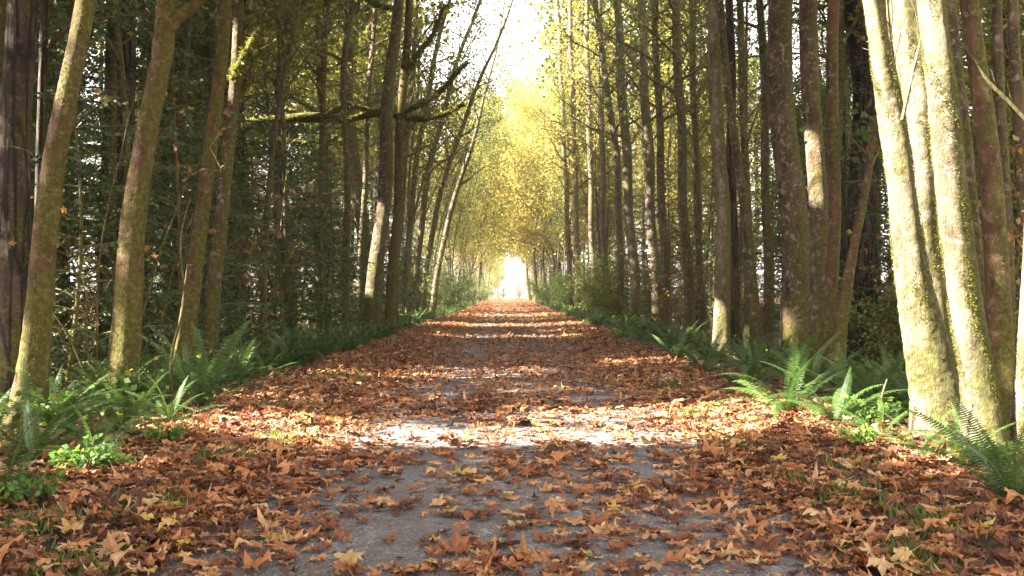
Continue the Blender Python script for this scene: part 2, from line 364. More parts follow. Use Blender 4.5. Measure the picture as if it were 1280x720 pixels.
def scatter_leaves():
    pos = []
    def sample(x0, x1, y0, y1, dens):
        n = int(abs(x1 - x0) * (y1 - y0) * dens)
        return np.stack([rng.uniform(x0, x1, n), rng.uniform(y0, y1, n)], 1)
    S = []
    for y0, y1, dm, dsd in ((1.8, 9, 290, 300), (9, 18, 270, 250), (18, 45, 150, 150), (45, 205, 45, 50)):
        a = sample(-1.65, 1.65, y0, y1, dm)
        cn = cover_noise(a[:, 0], a[:, 1])
        # tyre-worn strips of barer asphalt and a leafier crown of the trail
        a_x = np.abs(a[:, 0]); strip = np.exp(-((a[:, 0] + 0.72) / 0.36) ** 2) + 0.9 * np.exp(-((a[:, 0] - 1.0) / 0.27) ** 2)
        pkeep = np.clip(0.62 + 0.50 * cn - 0.34 * strip + 0.5 * sstep(0.7, 1.6, a_x + 0.25 * np.sin(a[:, 1] * 2.1) * np.sin(a[:, 1] * .7)) + 0.24 * sstep(7, 18, a[:, 1]), 0.10, 1)
        pkeep = pkeep * (1 - 0.6 * np.exp(-((a[:, 1] - 7.95) / 0.45) ** 2)) * (1 - 0.5 * np.exp(-((a[:, 1] - 9.35) / 0.5) ** 2) * (a[:, 0] > 0.2))
        a = a[rng.random(len(a)) < pkeep]
        S.append(a)
        for sg in (-1, 1):
            e = sample(1.45, 3.1, y0, y1, dsd); e[:, 0] *= sg
            k = rng.random(len(e)) < sstep(1.3, 1.75, np.abs(e[:, 0])) * (1 - 0.45 * sstep(2.7, 3.1, np.abs(e[:, 0])))
            S.append(e[k])
            f = sample(3.0, 9.0 if y1 < 30 else 6, y0, y1, dsd * 0.22); f[:, 0] *= sg; S.append(f)
    return np.vstack(S)

XY = scatter_leaves()
n = len(XY)
d = np.hypot(XY[:, 0], XY[:, 1])
order = np.argsort(d); XY, d = XY[order], d[order]
size = np.clip(rng.gamma(7, 0.0158, n), 0.045, 0.24) * np.where(XY[:, 1] > 45, 1.5, 1.0)
side = np.abs(XY[:, 0]) > 1.5
tint = np.clip(rng.beta(1.15, 1.45, n) * 0.88 + 0.02 + 0.08 * cover_noise(XY[:, 0] * .7, XY[:, 1] * .5), 0, 0.88)
tint = np.where(rng.random(n) < 0.012, rng.uniform(0.88, 1.0, n), tint)
yaw = rng.uniform(0, 2 * PI, n); tx = rng.normal(0, 1, n) * np.where(side, 0.20, 0.10); ty = rng.normal(0, 1, n) * np.where(side, 0.20, 0.10)
z = ground_z(XY[:, 0], XY[:, 1]) + 0.022 + rng.random(n) * np.where(side, 0.035, 0.010)
flip = rng.random(n) < 0.35

def leaf_rot(i):
    cz, sz = math.cos(yaw[i]), math.sin(yaw[i])
    Rz = np.array([[cz, -sz, 0], [sz, cz, 0], [0, 0, 1]])
    cx, sx = math.cos(tx[i]), math.sin(tx[i]); cy, sy = math.cos(ty[i]), math.sin(ty[i])
    return Rz @ np.array([[1, 0, 0], [0, cx, -sx], [0, sx, cx]]) @ np.array([[cy, 0, sy], [0, 1, 0], [-sy, 0, cy]])

# the 280 leaves that lie largest in view are objects of their own
vis = (XY[:, 1] > 3.6) & (XY[:, 1] < 6.2) & (np.abs(XY[:, 0]) < 0.47 * XY[:, 1]) & (np.abs(XY[:, 0]) < 2.6)
score = np.where(vis, size / d * np.where(side, 0.8, 1.15), 0)
single = np.argsort(-score)[:280]; is_single = np.zeros(n, bool); is_single[single] = True
TCL = [(0.12, 'dark brown'), (0.3, 'reddish brown'), (0.5, 'rust brown'), (0.68, 'orange brown'), (0.84, 'pale tan'), (0.96, 'mustard yellow')]
lib = {}
for i in single:
    tc = int(np.argmin([abs(tint[i] - t) for t, _ in TCL])); vi = i % len(LV_HI)
    if (vi, tc) not in lib:
        P3, f = LV_HI[vi]; b = Buf(); b.add(P3, f, 0, np.clip(TCL[tc][0] + 0.05 * rng.normal(size=len(P3)), 0, 1)); lib[vi, tc] = b.mesh('fallen_leaf', [M['litter']])
    o = link('fallen_leaf', lib[vi, tc])
    R = leaf_rot(i) * size[i]
    o.matrix_world = Matrix([[*R[0], XY[i, 0]], [*R[1], XY[i, 1]], [*R[2], z[i]], [0, 0, 0, 1]])
    x = XY[i, 0]
    where = 'on the grey asphalt in the middle of the trail' if abs(x) < 1.2 else ('in the leaf bank along the left asphalt edge' if x < 0 else 'in the leaf bank along the right asphalt edge')
    tag(o, f'{TCL[tc][1]} curled maple leaf {where}', 'leaf', f'{TCL[tc][1]} fallen leaves {where}')
def bulk(idx, LV, b):
    vi = rng.integers(0, len(LV), len(idx))
    for v in range(len(LV)):
        I = idx[vi == v]
        if not len(I): continue
        P3, f = LV[v]; P3 = P3.copy()
        cz, sz = np.cos(yaw[I]), np.sin(yaw[I]); s = size[I]
        X, Y, Z = P3[:, 0][None] * s[:, None], P3[:, 1][None] * s[:, None], P3[:, 2][None] * s[:, None]
        Z = np.where(flip[I][:, None], 0.05 * s[:, None] + Z.max() * 0 + (P3[:, 2].max() - P3[:, 2])[None] * s[:, None], Z)
        Z = Z + X * tx[I][:, None] + Y * ty[I][:, None]
        xx = X * cz[:, None] - Y * sz[:, None] + XY[I, 0][:, None]; yy = X * sz[:, None] + Y * cz[:, None] + XY[I, 1][:, None]
        zz = Z + z[I][:, None]
        k = len(P3); V = np.stack([xx, yy, zz], -1).reshape(-1, 3)
        F = (f[None] + (np.arange(len(I)) * k)[:, None, None]).reshape(-1, 3)
        b.add(V, F, 0, np.clip(np.repeat(tint[I], k) + 0.03 * rng.normal(size=len(I) * k), 0, 1))
b = Buf(); idx = np.nonzero(~is_single)[0]
bulk(idx[d[idx] < 11], LV_HI, b); bulk(idx[d[idx] >= 11], LV_LO, b)
tag(link('leaf_litter', b.mesh('leaf_litter', [M['litter']], smooth=False)), 'brown maple leaves heaped on both verges and strewn over the trail', 'fallen leaves', kind='stuff')

# crumbs: broken bits of leaf, bark and stalk trodden into the trail
n_ = 26000; P = np.stack([rng.uniform(-1.7, 1.7, n_), 2 + rng.random(n_) ** 1.4 * 22, np.zeros(n_)], 1)
k = rng.random(n_) < np.clip(.35 + .6 * cover_noise(P[:, 0] * 1.7 + 3, P[:, 1] * 1.3), .06, 1); P = P[k]; P[:, 2] = 0.026 + rng.random(len(P)) * .004
D = rng.normal(size=P.shape); D[:, 2] *= .12; b = Buf(); leafs(b, P, D, np.clip(rng.gamma(2, .009, len(P)), .006, .06), 0, rng.beta(2, 2, len(P)) * .85, width=.3)
tag(link('leaf_crumbs', b.mesh('leaf_crumbs', [M['litter']])), 'crumbs of broken leaf scattered on the grey asphalt', 'leaf crumbs', kind='stuff')

# sparse grass and moss pushing through the leaves at the asphalt edges
b = Buf()
gs = [(-1.95, 5.2, .22), (-2.0, 6.6, .28), (-1.75, 7.6, .25), (-2.3, 4.6, .2), (1.8, 7.3, .18), (1.95, 5.4, .22), (2.1, 4.7, .2), (1.75, 9.2, .2), (2.3, 6.2, .2), (-2.2, 9.5, .3), (-1.8, 4.0, .2), (1.7, 6.0, .14), (2.0, 12, .3), (-2.3, 13, .4), (1.75, 4.2, .18)]
for gx_, gy_, gr in gs:
    m_ = int(1400 * gr * 2); a = rng.normal(size=(m_, 2)) * gr * 0.6; P = np.stack([gx_ + a[:, 0] * 0.8, gy_ + a[:, 1] * 1.5, 0 * a[:, 0]], 1)
    P[:, 2] = ground_z(P[:, 0], P[:, 1]) + 0.02
    D = rng.normal(size=(m_, 3)) * 0.5; D[:, 2] = 1
    leafs(b, P, D, rng.uniform(0.03, 0.085, m_), 0, width=0.07)
tag(link('grass', b.mesh('grass', [M['grass']])), 'short moss and grass tufts showing between leaves at the asphalt edges', 'grass', kind='stuff')

# ------------------------------------------------------------------ ferns
def frond_buf(L, arch, npin, r, wmax=0.085, curl=0.0, tip_droop=1.0):
    b = Buf(); n = 16; t = np.linspace(0, 1, n)
    th0 = arch; th = th0 - tip_droop * t ** 1.3
    ds = L / (n - 1); x = np.concatenate([[0], np.cumsum(np.cos(th[:-1]) * ds)]); zz = np.concatenate([[0], np.cumsum(np.sin(th[:-1]) * ds)])
    y = curl * t * t * L; P = np.stack([x, y, zz], -1)
    tube(b, P, 0.0035 * (1 - 0.8 * t) + 0.0008, 3, 0, 0.75)
    tp = np.linspace(0.10, 0.995, npin); C = np.stack([np.interp(tp, t, P[:, k]) for k in range(3)], -1)
    T = np.stack([np.interp(tp, t, np.gradient(P[:, k])) for k in range(3)], -1); T /= np.linalg.norm(T, axis=1)[:, None]
    w = wmax * np.minimum(1, 0.35 + tp * 2.2) * (1 - tp ** 3.2) + 0.006
    up = np.cross(T, np.array([0, 1, 0])); up = -up
    for sg in (-1, 1):
        S = np.array([0, sg, 0]) * 1.0 + 0.28 * T + up * (0.18) + 0.07 * r.normal(size=(npin, 3)); S /= np.linalg.norm(S, axis=1)[:, None]
        h = (L * 0.9 / npin) * 0.62
        a0 = C - T * h * 0.5; a1 = C + T * h * 0.6; mid = C + S * (w * 0.55)[:, None] - up * 0.0; tip = C + S * w[:, None] + T * h * 0.2 - np.array([0, 0, 1]) * (w * 0.12)[:, None]
        V = np.stack([a0, mid - T * h * 0.42, tip, mid + T * h * 0.5, a1], 1)
        k = np.arange(npin) * 5
        b.add(V.reshape(-1, 3), np.vstack([np.stack([k, k + 1, k + 3, k + 4], 1)]), 0, np.repeat(np.clip(r.normal(0.45, 0.18, npin), 0, 1), 5))
        b.add(V.reshape(-1, 3), np.stack([k + 1, k + 2, k + 3], 1), 0, np.repeat(np.clip(r.normal(0.45, 0.18, npin), 0, 1), 5))
    return b
fr = np.random.default_rng(3)
FB = [frond_buf(0.85 + 0.1 * fr.normal(), a, 44, fr, curl=fr.uniform(-.15, .15), tip_droop=dr) for a, dr in ((1.15, 1.1), (0.95, 1.0), (0.75, 0.9), (1.25, 0.8), (0.55, 0.8), (1.0, 1.5))]
FM = [b.mesh('frond', [M['fern']]) for b in FB]
DB = [frond_buf(0.6, 0.2, 26, fr, 0.05, tip_droop=0.9) for _ in range(2)]
DM = [b.mesh('dead_frond', [M['fern_dead']]) for b in DB]
def fern(x, y, s, nf, label, nd_=3, spread=1.0, group=None):
    e = link('sword_fern', None, loc=(x, y, float(ground_z(np.array(x), np.array(y))) + 0.02))
    tag(e, label, 'fern', group)
    a0 = random.random() * 6
    for k in range(nf):
        v = random.randrange(len(FM)); o = link('frond', FM[v], e)
        ss = s * random.uniform(0.75, 1.12)
        o.rotation_euler = (random.uniform(-.45, .45), random.uniform(-0.35, 0.55) * spread, a0 + k * 2.399 + random.uniform(-.2, .2)); o.scale = (ss,) * 3
    for k in range(nd_):
        o = link('dead_frond', DM[k % 2], e); o.rotation_euler = (random.uniform(-.3, .3), random.uniform(-.1, .3), random.random() * 6.28); o.scale = (s * .9,) * 3
    return e
def FP(px, py): dd = CAMH * FPX / (py - HY); return (px - CX) / FPX * dd, dd
near_ferns = [
    (250, 524, 0.95, 20, 'large dark green sword fern arching over the left leaf bank beside the leaning twin-stemmed tree'),
    (365, 462, 1.05, 22, 'sword fern with raised fronds and brown dead base at the left edge of the trail'),
    (212, 540, 0.6, 14, 'medium sword fern low in front of the large fern on the left bank'),
    (150, 560, 0.65, 15, 'spreading sword fern in the ground cover below the reddish mossy trunk at left'),
    (92, 560, 0.6, 13, 'sword fern half hidden behind others below the leaning mossy trunk at left'),
    (120, 600, 0.55, 14, 'low sword fern lying over brown leaves beside the small yellow green plant'),
    (42, 592, 0.7, 16, 'dark sword fern with long flat fronds near the left photo edge'),
    (8, 640, 0.62, 15, 'nearest left sword fern, cut by the photo edge'),
    (20, 560, 0.55, 12, 'sword fern at the foot of the leaning mossy trunk nearest the left photo edge'),
    (300, 492, 0.6, 14, 'small sword fern between the two large ferns on the left bank'),
    (410, 444, 0.75, 14, 'sword fern beyond the raised-frond fern on the left edge'),
    (330, 478, 0.6, 12, 'low sword fern in front of the raised-frond fern on the left edge'),
    (985, 528, 0.95, 20, 'bright sunlit sword fern on the right leaf bank below the thick mossy trunks'),
    (1045, 542, 0.85, 16, 'sword fern with long drooping fronds right of the bright sunlit fern'),
    (1100, 560, 0.7, 14, 'yellow green sunlit fern just left of the sunlit clump of stems'),
    (1150, 582, 0.5, 12, 'small dark fern at the foot of the sunlit clump of stems'),
    (1205, 590, 0.55, 12, 'fern growing against the base of the sunlit clump, under its right stem'),
    (1268, 648, 0.8, 18, 'nearest right fern with tall dark fronds at the photo edge'),
    (935, 496, 0.75, 14, 'sword fern on the right bank in front of the leaning thin stems'),
    (880, 474, 0.8, 16, 'blue green sword fern at the foot of the pale mossy trunk on the right'),
    (845, 458, 0.8, 13, 'sword fern left of the pale mossy trunk on the right verge'),
    (1010, 505, 0.7, 14, 'sword fern behind the bright sunlit fern on the right bank'),
]
for px, py, s, nf, lb in near_ferns:
    x, y = FP(px, py); fern(x, y, s * 1.02, nf, lb)
for k, (x, y, s) in enumerate(((-3.5, 7.2, .8), (-3.9, 6.2, .8), (-3.3, 8.6, .75), (-3.4, 5.5, .7), (-4.3, 7.8, .8), (-4.0, 9.6, .8), (-3.7, 11.2, .9), (-4.4, 5.6, .8), (-4.9, 9.0, .8), (-5.2, 11, .9), (-4.3, 12.6, .9), (-3.7, 13.4, .8), (3.6, 9.6, .8), (3.4, 11, .8), (4.3, 10.6, .8), (4.9, 9.3, .8), (3.2, 12.5, .8), (4.2, 13.5, .9))):
    fern(x, y, s, 13, 'sword fern in the tangle of ferns on the ' + ('left bank below the mossy trunks' if x < 0 else 'right bank behind the bright sunlit fern'), 1, group='ferns massed on the ' + ('left' if x < 0 else 'right') + ' bank')
# farther ferns: one mesh each, shared by a few shapes
def fern_mesh(seed):
    r = random.Random(seed); b = Buf()
    for k in range(15):
        s = r.uniform(.7, 1.05); b.merged(FB[r.randrange(len(FB))], Matrix.Rotation(k * 2.4 + r.random() * .3, 4, 'Z') @ Matrix.Rotation(r.uniform(-.25, .25), 4, 'Y') @ Matrix.Scale(s, 4))
    return b.mesh('sword_fern', [M['fern']])
FERNS = [fern_mesh(s) for s in range(4)]
for sgn in (-1, 1):
    for k in range(108):
        y = 9 + 85 * (k / 108) ** 1.7 + random.uniform(-.5, .5)
        x = sgn * (3.05 + abs(random.gauss(0.0, 0.7)) + (0.4 if y < 14 else 0))
        o = link('sword_fern', FERNS[k % 4], loc=(x, y, float(ground_z(np.array(x), np.array(y))))); o.rotation_euler[2] = random.random() * 6; o.scale = (random.uniform(.6, 1.0),) * 3
        w = 'left' if sgn < 0 else 'right'; dd = 'nearer' if y < 22 else 'distant'
        tag(o, f'{dd} dark green sword fern in the fern row along the {w} verge', 'fern', f'{dd} ferns in the row along the {w} verge')

# ------------------------------------------------------------------ trees
def limb(b, p0, dirv, L, r0, seg, up, wob, k=4, mat=0, sag=0.0):
    """one curved limb; returns its points"""
    pts = [p0]; dv = unit(dirv); st = L / seg
    for i in range(seg):
        dv = unit(dv + np.array([0, 0, up * st]) + rng.normal(size=3) * wob - np.array([0, 0, sag * st * (i / seg)]))
        pts.append(pts[-1] + dv * st)
    pts = np.array(pts); tube(b, pts, np.linspace(r0, max(r0 * 0.18, 0.003), seg + 1), k, mat)
    return pts

def broad_crown(b, trunk, h0, h1, nlimb, Lmax, leafn, lsz, elev=0.7, up=0.10, twig_r=0.35, maxr=0.06, bias=None, leafmat=1, flare=1.0, taper=0.65):
    """limbs, twigs and leaves along the trunk polyline (x,y,z,r); leaf-bearing twig ends fill the crown"""
    z = trunk[:, 2]
    ends = []
    for i in range(nlimb):
        h = h0 + (h1 - h0) * (i + rng.random()) / nlimb
        p = np.array([np.interp(h, z, trunk[:, c]) for c in range(4)]); f = (h - h0) / (h1 - h0 + 1e-6)
        L = Lmax * (1 - taper * f) * rng.uniform(0.6, 1.1); az = i * 2.4 + rng.random()
        dv = np.array([math.cos(az), math.sin(az), elev + rng.normal() * 0.2])
        if bias is not None: dv = dv + np.array(bias)
        r = min(p[3] * 0.55, maxr) * (0.5 + 0.5 * L / Lmax)
        pts = limb(b, p[:3], dv, L, r, 6, up, 0.12, 5)
        for j in range(2, 7):
            for _ in range(2):
                q = limb(b, pts[j], (pts[j] - pts[j - 1]) / (L / 6) + rng.normal(size=3) * 0.75, L * rng.uniform(.2, .42), r * 0.3, 4, 0.12, 0.2, 3)
                for m_ in (2, 3, 4):
                    ends.append((q[m_], unit(q[m_] - q[m_ - 1])))
                    if rng.random() < twig_r:
                        w = limb(b, q[m_], unit(q[m_] - q[m_ - 1]) + rng.normal(size=3) * 0.7, L * 0.15, r * 0.12, 3, 0.1, 0.2, 3)
                        ends.append((w[-1], unit(w[-1] - w[-2])))
    if leafn and ends:
        E = np.array([e[0] for e in ends]); D = np.array([e[1] for e in ends])
        keep_ = rng.random(len(E)) < .42; E, D = (E[keep_], D[keep_]) if keep_.sum() > 8 else (E, D)   # some twigs bare, some full
        i = rng.integers(0, len(E), leafn)
        sp = 0.24 * flare
        P = E[i] + rng.normal(size=(leafn, 3)) * sp * rng.uniform(.3, 1.4, (leafn, 1)); DD = D[i] + rng.normal(size=(leafn, 3)) * 0.9 - np.array([0, 0, 0.5])
        leafs(b, P, DD, rng.uniform(0.6, 1.2, leafn) * lsz, leafmat, np.clip(rng.normal(0.5, 0.2, leafn) + 0.15 * np.sin(E[i][:, 0] * 1.3 + E[i][:, 2]), 0, 1))

def conifer_crown(b, trunk, h0, h1, nb, Lmax, dens=1.0, dead=0, droop=0.5):
    z = trunk[:, 2]
    for i in range(dead):          # bare dead branches under the green crown
        h = 0.4 + (h0 + 1.5) * rng.random() ** 0.8; p = np.array([np.interp(h, z, trunk[:, c]) for c in range(4)]); az = rng.random() * 6.28
        pts = limb(b, p[:3], np.array([math.cos(az), math.sin(az), 0.15]), Lmax * rng.uniform(.3, .75), 0.014, 5, -0.10, 0.10, 3)
        for j in (2, 3, 4):
            limb(b, pts[j], (pts[j] - pts[j - 1]) + rng.normal(size=3) * 0.35, Lmax * 0.2, 0.005, 3, -0.1, 0.15, 3)
    for i in range(nb):
        f = (i + rng.random()) / nb; h = h0 + (h1 - h0) * f; p = np.array([np.interp(h, z, trunk[:, c]) for c in range(4)])
        L = Lmax * (1 - f) ** 0.7 * rng.uniform(.7, 1.1) + 0.25; az = i * 2.4 + rng.random() * 0.7
        pts = limb(b, p[:3], np.array([math.cos(az), math.sin(az), 0.35]), L, 0.01 + 0.012 * L, 7, -droop / max(L, 1), 0.06, 3)
        nt_ = int(max(5, L * 7 * dens)); u = np.linspace(0.12, 1, nt_) * 7
        for m_, uu in enumerate(u):
            k = min(int(uu), 6); c = pts[k] + (pts[min(k + 1, 7)] - pts[k]) * (uu - k); ax = unit(pts[min(k + 1, 7)] - pts[k])
            sd = unit(np.cross(ax, [0, 0, 1])) * (1 if m_ % 2 else -1)
            l2 = (0.12 + 0.28 * L * (1 - uu / 7.6) * 0.8) * rng.uniform(.7, 1.2)
            D2 = unit(sd + ax * 0.55 + np.array([0, 0, -0.35 - 0.3 * rng.random()]))
            npn = max(4, int(l2 / 0.045)); tt = np.linspace(0.05, 1, npn)[:, None]
            C = c + D2 * l2 * tt - np.array([0, 0, 1]) * (tt ** 2) * l2 * 0.25
            S2 = unit(np.cross(D2, [0, 0, 1]) + rng.normal(size=3) * 0.3)
            for sg in (-1, 1):
                DD = D2 * 0.7 + sg * S2 + rng.normal(size=(npn, 3)) * 0.18
                leafs(b, C, DD, (0.075 * (1 - 0.5 * tt[:, 0]) + 0.02) * rng.uniform(.8, 1.2), 1, np.clip(rng.normal(0.45, .2, npn), 0, 1), width=0.22, fold=0.02)

def put_tree(name, label, cat, group, loc, tb, tm, cb, cm, yaw_=0.0, sc_=1.0, shared=None):
    """an Empty at the base with a trunk and a crown; crowns whose shade would fall in a gap are thinned there"""
    e = link(name, None, loc=loc); e.rotation_euler[2] = yaw_; e.scale = (sc_,) * 3
    tag(e, label, cat, group)
    Mx = Matrix.Translation(loc) @ Matrix.Rotation(yaw_, 4, 'Z') @ Matrix.Scale(sc_, 4)
    R = np.array(Mx.to_3x3()); t = np.array(loc)
    link('trunk', tb if isinstance(tb, bpy.types.Mesh) else tb.mesh('trunk', tm), e)
    if cb is not None:
        V = cb.arrays()[0]; bad = in_gap(V @ R.T + t, .08) if loc[0] < 3 and loc[1] < 62 else np.zeros(1, bool)
        if shared is not None and not bad.any(): me = shared
        else: me = cb.mesh('crown', cm, cull=lambda v: in_gap(v @ R.T + t, .08))
        link('crown', me, e)
    return e

def surf_moss(pathrows, dens, side=None, sz=0.03, base=0.12):
    """small moss shoots on the skin of a stem"""
    p = pathrows; seglen = np.linalg.norm(np.diff(p[:, :3], axis=0), axis=1); area = (seglen * p[:-1, 3] * 6.28)
    nm = int(area.sum() * dens); b = Buf()
    i = rng.choice(len(seglen), nm, p=area / area.sum()); u = rng.random(nm)[:, None]
    C = p[i, :3] * (1 - u) + p[i + 1, :3] * u; r = (p[i, 3] * (1 - u[:, 0]) + p[i + 1, 3] * u[:, 0])
    a = rng.random(nm) * 2 * PI; D = np.stack([np.cos(a), np.sin(a), 0 * a], 1)
    P = C + D * (r * 0.97)[:, None]
    cl = np.sin(a * 3 + C[:, 2] * 4 + 2 * np.sin(C[:, 2] * 2)) + np.sin(C[:, 2] * 9 + a * 2) * 0.8 + 0.5 * np.sin(C[:, 2] * 23 + 5 * a)
    w = base + 0.55 * cl + (0.45 * (D @ np.array(side)) if side is not None else 0)
    k = rng.random(nm) < np.clip(w, 0, 1)
    P, D, m_ = P[k], D[k], k.sum()
    leafs(b, P, D * 0.8 + rng.normal(size=(m_, 3)) * 0.5 - np.array([0, 0, 0.25]), rng.uniform(.4, 1.3, m_) * sz, 0, np.clip(rng.normal(.5, .25, m_), 0, 1), width=0.2)
    return b

def stem_path(d_, pts, H=15, extra_lean=0.3, step=0.09):
    """photo pixels + widths (bottom first) -> world path rows continued upward to height H, in metres"""
    rows = []
    for px, py, w in pts:
        P = W(px, py, d_); rows.append([*P, w / FPX * d_ / 2 * 0.82])
    rows = np.array(rows)
    gz = float(ground_z(rows[0, 0], d_)) - 0.1
    slope = (rows[1] - rows[0]) / max(rows[1, 2] - rows[0, 2], .1)
    base = rows[0].copy() + slope * (gz - rows[0, 2]); base[2] = gz; base[3] = rows[0, 3] * 1.06
    if rows[0, 2] - gz > 0.15: rows = np.vstack([base, rows])
    else: rows[0, 2] = gz
    dv = (rows[-1] - rows[-2]) / max(rows[-1, 2] - rows[-2, 2], .1)
    top = rows[-1].copy(); r_top = top[3]; z0 = top[2]
    ext = []
    for f in (0.33, 0.66, 1.0):
        hz = z0 + (H - z0) * f; q = top.copy(); q[:2] += dv[:2] * (hz - z0) * (1 - 0.25 * f); q[2] = hz; q[3] = r_top * (1 - 0.82 * f); ext.append(q)
    rows = np.vstack([rows] + [e_[None] for e_ in ext]) if H > z0 + 1 else rows
    n_ = int(rows[-1, 2] / step) + 4
    p = spline(rows, n_); p[:, 3] = np.maximum(p[:, 3], 0.01)
    # root flare
    hh = p[:, 2] - gz; p[:, 3] *= 1 + 0.6 * np.exp(-hh / 0.18) + 0.12 * np.exp(-hh / 0.7)
    wb = rows[0, 3] * 0.18; p[:, 0] += wb * np.sin(p[:, 2] * 1.3 + rows[0, 0]) ; p[:, 1] += wb * np.sin(p[:, 2] * 1.7 + 1)
    return p

def hero(name, label, cat, stems, mat='bark_moss', crown='broad', H=15, moss=0, moss_side=(0.6, -0.6, 0), nl=26, Lm=3.2, leafn=3500, lsz=0.13, leafmat='leaf_green', rough=0.07, limbs=(), sides=22, h0=None, group=None, dead=0, mossz=0.02, bias=None):
    base = stem_path(*stems[0], H=H)
    loc = Vector((base[0, 0], base[0, 1], base[0, 2])); off = np.array([*loc, 0])
    e = link(name, None, loc=loc); tag(e, label, cat, group)
    cb = Buf()
    for si, (d_, pts) in enumerate(stems):
        p = stem_path(d_, pts, H=H - si) - off
        tb = Buf(); tube(tb, p[:, :3], p[:, 3], sides, 0, 0.5, rough, seed=si * 2.1 + base[0, 0], roots=0.7)
        for (ld, lp) in (limbs if si == 0 else ()):
            rows = np.array([[*W(px, py, ld), w / FPX * ld / 2] for px, py, w in lp]) - off
            q = spline(rows, 26)
            lbuf = Buf(); tube(lbuf, q[:, :3], q[:, 3], 10, 0, 0.5, 0.10); ls = 1.0 if ld > 12 else 0.3
            for k in range(4, 25, 2):
                limb(lbuf, q[k, :3], unit(q[k, :3] - q[k - 1, :3]) + rng.normal(size=3) * 0.7 + np.array([0, 0, .4]), (0.5 + rng.random() * .8) * ls, 0.012 * ls, 4, 0.3, 0.15, 3)
            br = link('branch', lbuf.mesh('branch', [M['bark_limb' if ld > 12 else mat]]), e)
            link('moss', surf_moss(q, 1800 if ld > 12 else 5000, None, 0.09 if ld > 12 else .012, base=.75).mesh('moss', [M['moss']]), br)
        link('trunk' if len(stems) == 1 else 'stem', tb.mesh('trunk', [M[mat]]), e)
        if moss:
            z_ = p[:, 2] + loc.z; keep = p[z_ < 1.2 + 0.33 * d_ + 0.5]
            link('moss', surf_moss(keep, moss, moss_side, mossz).mesh('moss', [M['moss']]), e)
        top = p[-1, 2]; hh0 = h0 if h0 is not None else max(4.5, top * 0.35)
        if crown == 'broad': broad_crown(cb, p, hh0, top - 0.2, nl, Lm, leafn, lsz, bias=bias)
        elif crown == 'conifer': conifer_crown(cb, p, hh0, top - 0.1, nl, Lm, dead=dead)
    me = cb.mesh('crown', [M['twig'], M['needles'] if crown == 'conifer' else M[leafmat]], cull=lambda v: in_gap(v + off[:3], .08) if off[0] < 3 else np.zeros(len(v), bool))
    link('crown', me, e)
    return e

# --- named trees of the photograph, left side
hero('cedar_tree', 'broad dark fissured conifer trunk standing upright nearest the left photo edge', 'tree', [(11, [(8, 505, 56), (16, 350, 48), (22, 200, 45), (26, 0, 42)])], 'bark_conifer', 'conifer', 17, nl=70, Lm=3.0, h0=5, rough=0.10)
hero('cedar_tree', 'slim dark trunk just right of the broad fissured conifer at left', 'tree', [(12.5, [(44, 470, 15), (50, 250, 13), (56, 0, 12)])], 'bark_conifer', 'conifer', 13, nl=60, Lm=2.4, h0=2.6, dead=30)
hero('mossy_tree', 'leaning mossy brown trunk in front of the dark fissured conifer at left', 'tree', [(8.8, [(28, 532, 50), (50, 380, 37), (72, 220, 33), (90, 100, 30), (104, 0, 28)])], 'bark_moss', H=15, moss=4200, nl=34, Lm=4.2, leafn=6000)
hero('mossy_tree', 'reddish brown mossy trunk rising between the ferns, with a green limb high on its right', 'tree', [(10.2, [(146, 508, 48), (158, 410, 40), (174, 260, 35), (185, 170, 31), (197, 80, 31), (204, 0, 30)])], 'bark_moss', H=16, moss=3800, nl=34, Lm=4.2, leafn=6000,
     limbs=[(10.2, [(203, 45, 18), (222, 22, 14), (248, 2, 12), (275, -30, 10)])])
hero('mossy_tree', 'slender leaning mossy stem with a sunlit left edge behind the large left fern', 'tree', [(13, [(220, 478, 30), (240, 370, 25), (258, 250, 21), (270, 120, 19), (281, 0, 17)])], 'bark_moss', H=15, moss=3000, nl=30, Lm=3.6, leafn=5000)
hero('mossy_tree', 'brown stem close behind the sunlit-edged leaning stem, with thin limbs reaching up right', 'tree', [(14.2, [(258, 460, 26), (268, 360, 22), (279, 280, 20), (288, 150, 17), (298, 0, 14)])], 'bark', H=15, nl=30, Lm=3.6, leafn=5000,
     limbs=[(14, [(290, 100, 10), (320, 45, 8), (345, 15, 6), (365, -20, 5)]), (14.3, [(289, 130, 8), (310, 100, 7), (322, 60, 6), (330, 20, 4)])])
hero('alder_tree', 'tall straight brown trunk in front of the tree with long horizontal mossy limbs', 'tree', [(26, [(464, 412, 26), (475, 300, 22), (483, 180, 19), (489, 90, 17), (497, 0, 14)])], 'bark', H=20, nl=30, Lm=3.6, leafn=3000, h0=10, leafmat='leaf_green')
hero('mossy_tree', 'pale green trunk with long horizontal mossy limbs reaching both ways, left of the trail', 'tree', [(28, [(487, 408, 16), (494, 300, 14), (500, 180, 13), (507, 70, 12), (512, 0, 10)])], 'bark_moss', H=18, nl=22, Lm=3.2, leafn=3000, h0=12,
     limbs=[(28, [(500, 143, 11), (470, 141, 11), (430, 149, 10), (390, 147, 12), (345, 149, 10), (318, 153, 13), (296, 163, 10), (270, 160, 5)]), (28, [(500, 146, 8), (528, 148, 9), (552, 143, 7), (580, 130, 4)]),
            (28, [(502, 140, 9), (525, 130, 8), (552, 112, 6), (570, 92, 5), (584, 78, 3)]), (28, [(470, 142, 7), (445, 132, 7), (420, 138, 7), (405, 146, 4)]), (28, [(318, 155, 8), (340, 170, 8), (362, 176, 6), (385, 178, 3)]),
            (28, [(500, 10, 6), (478, 8, 6), (462, 2, 5), (445, -8, 3)]), (28, [(503, 100, 7), (520, 70, 6), (540, 45, 5), (556, 5, 4)])])
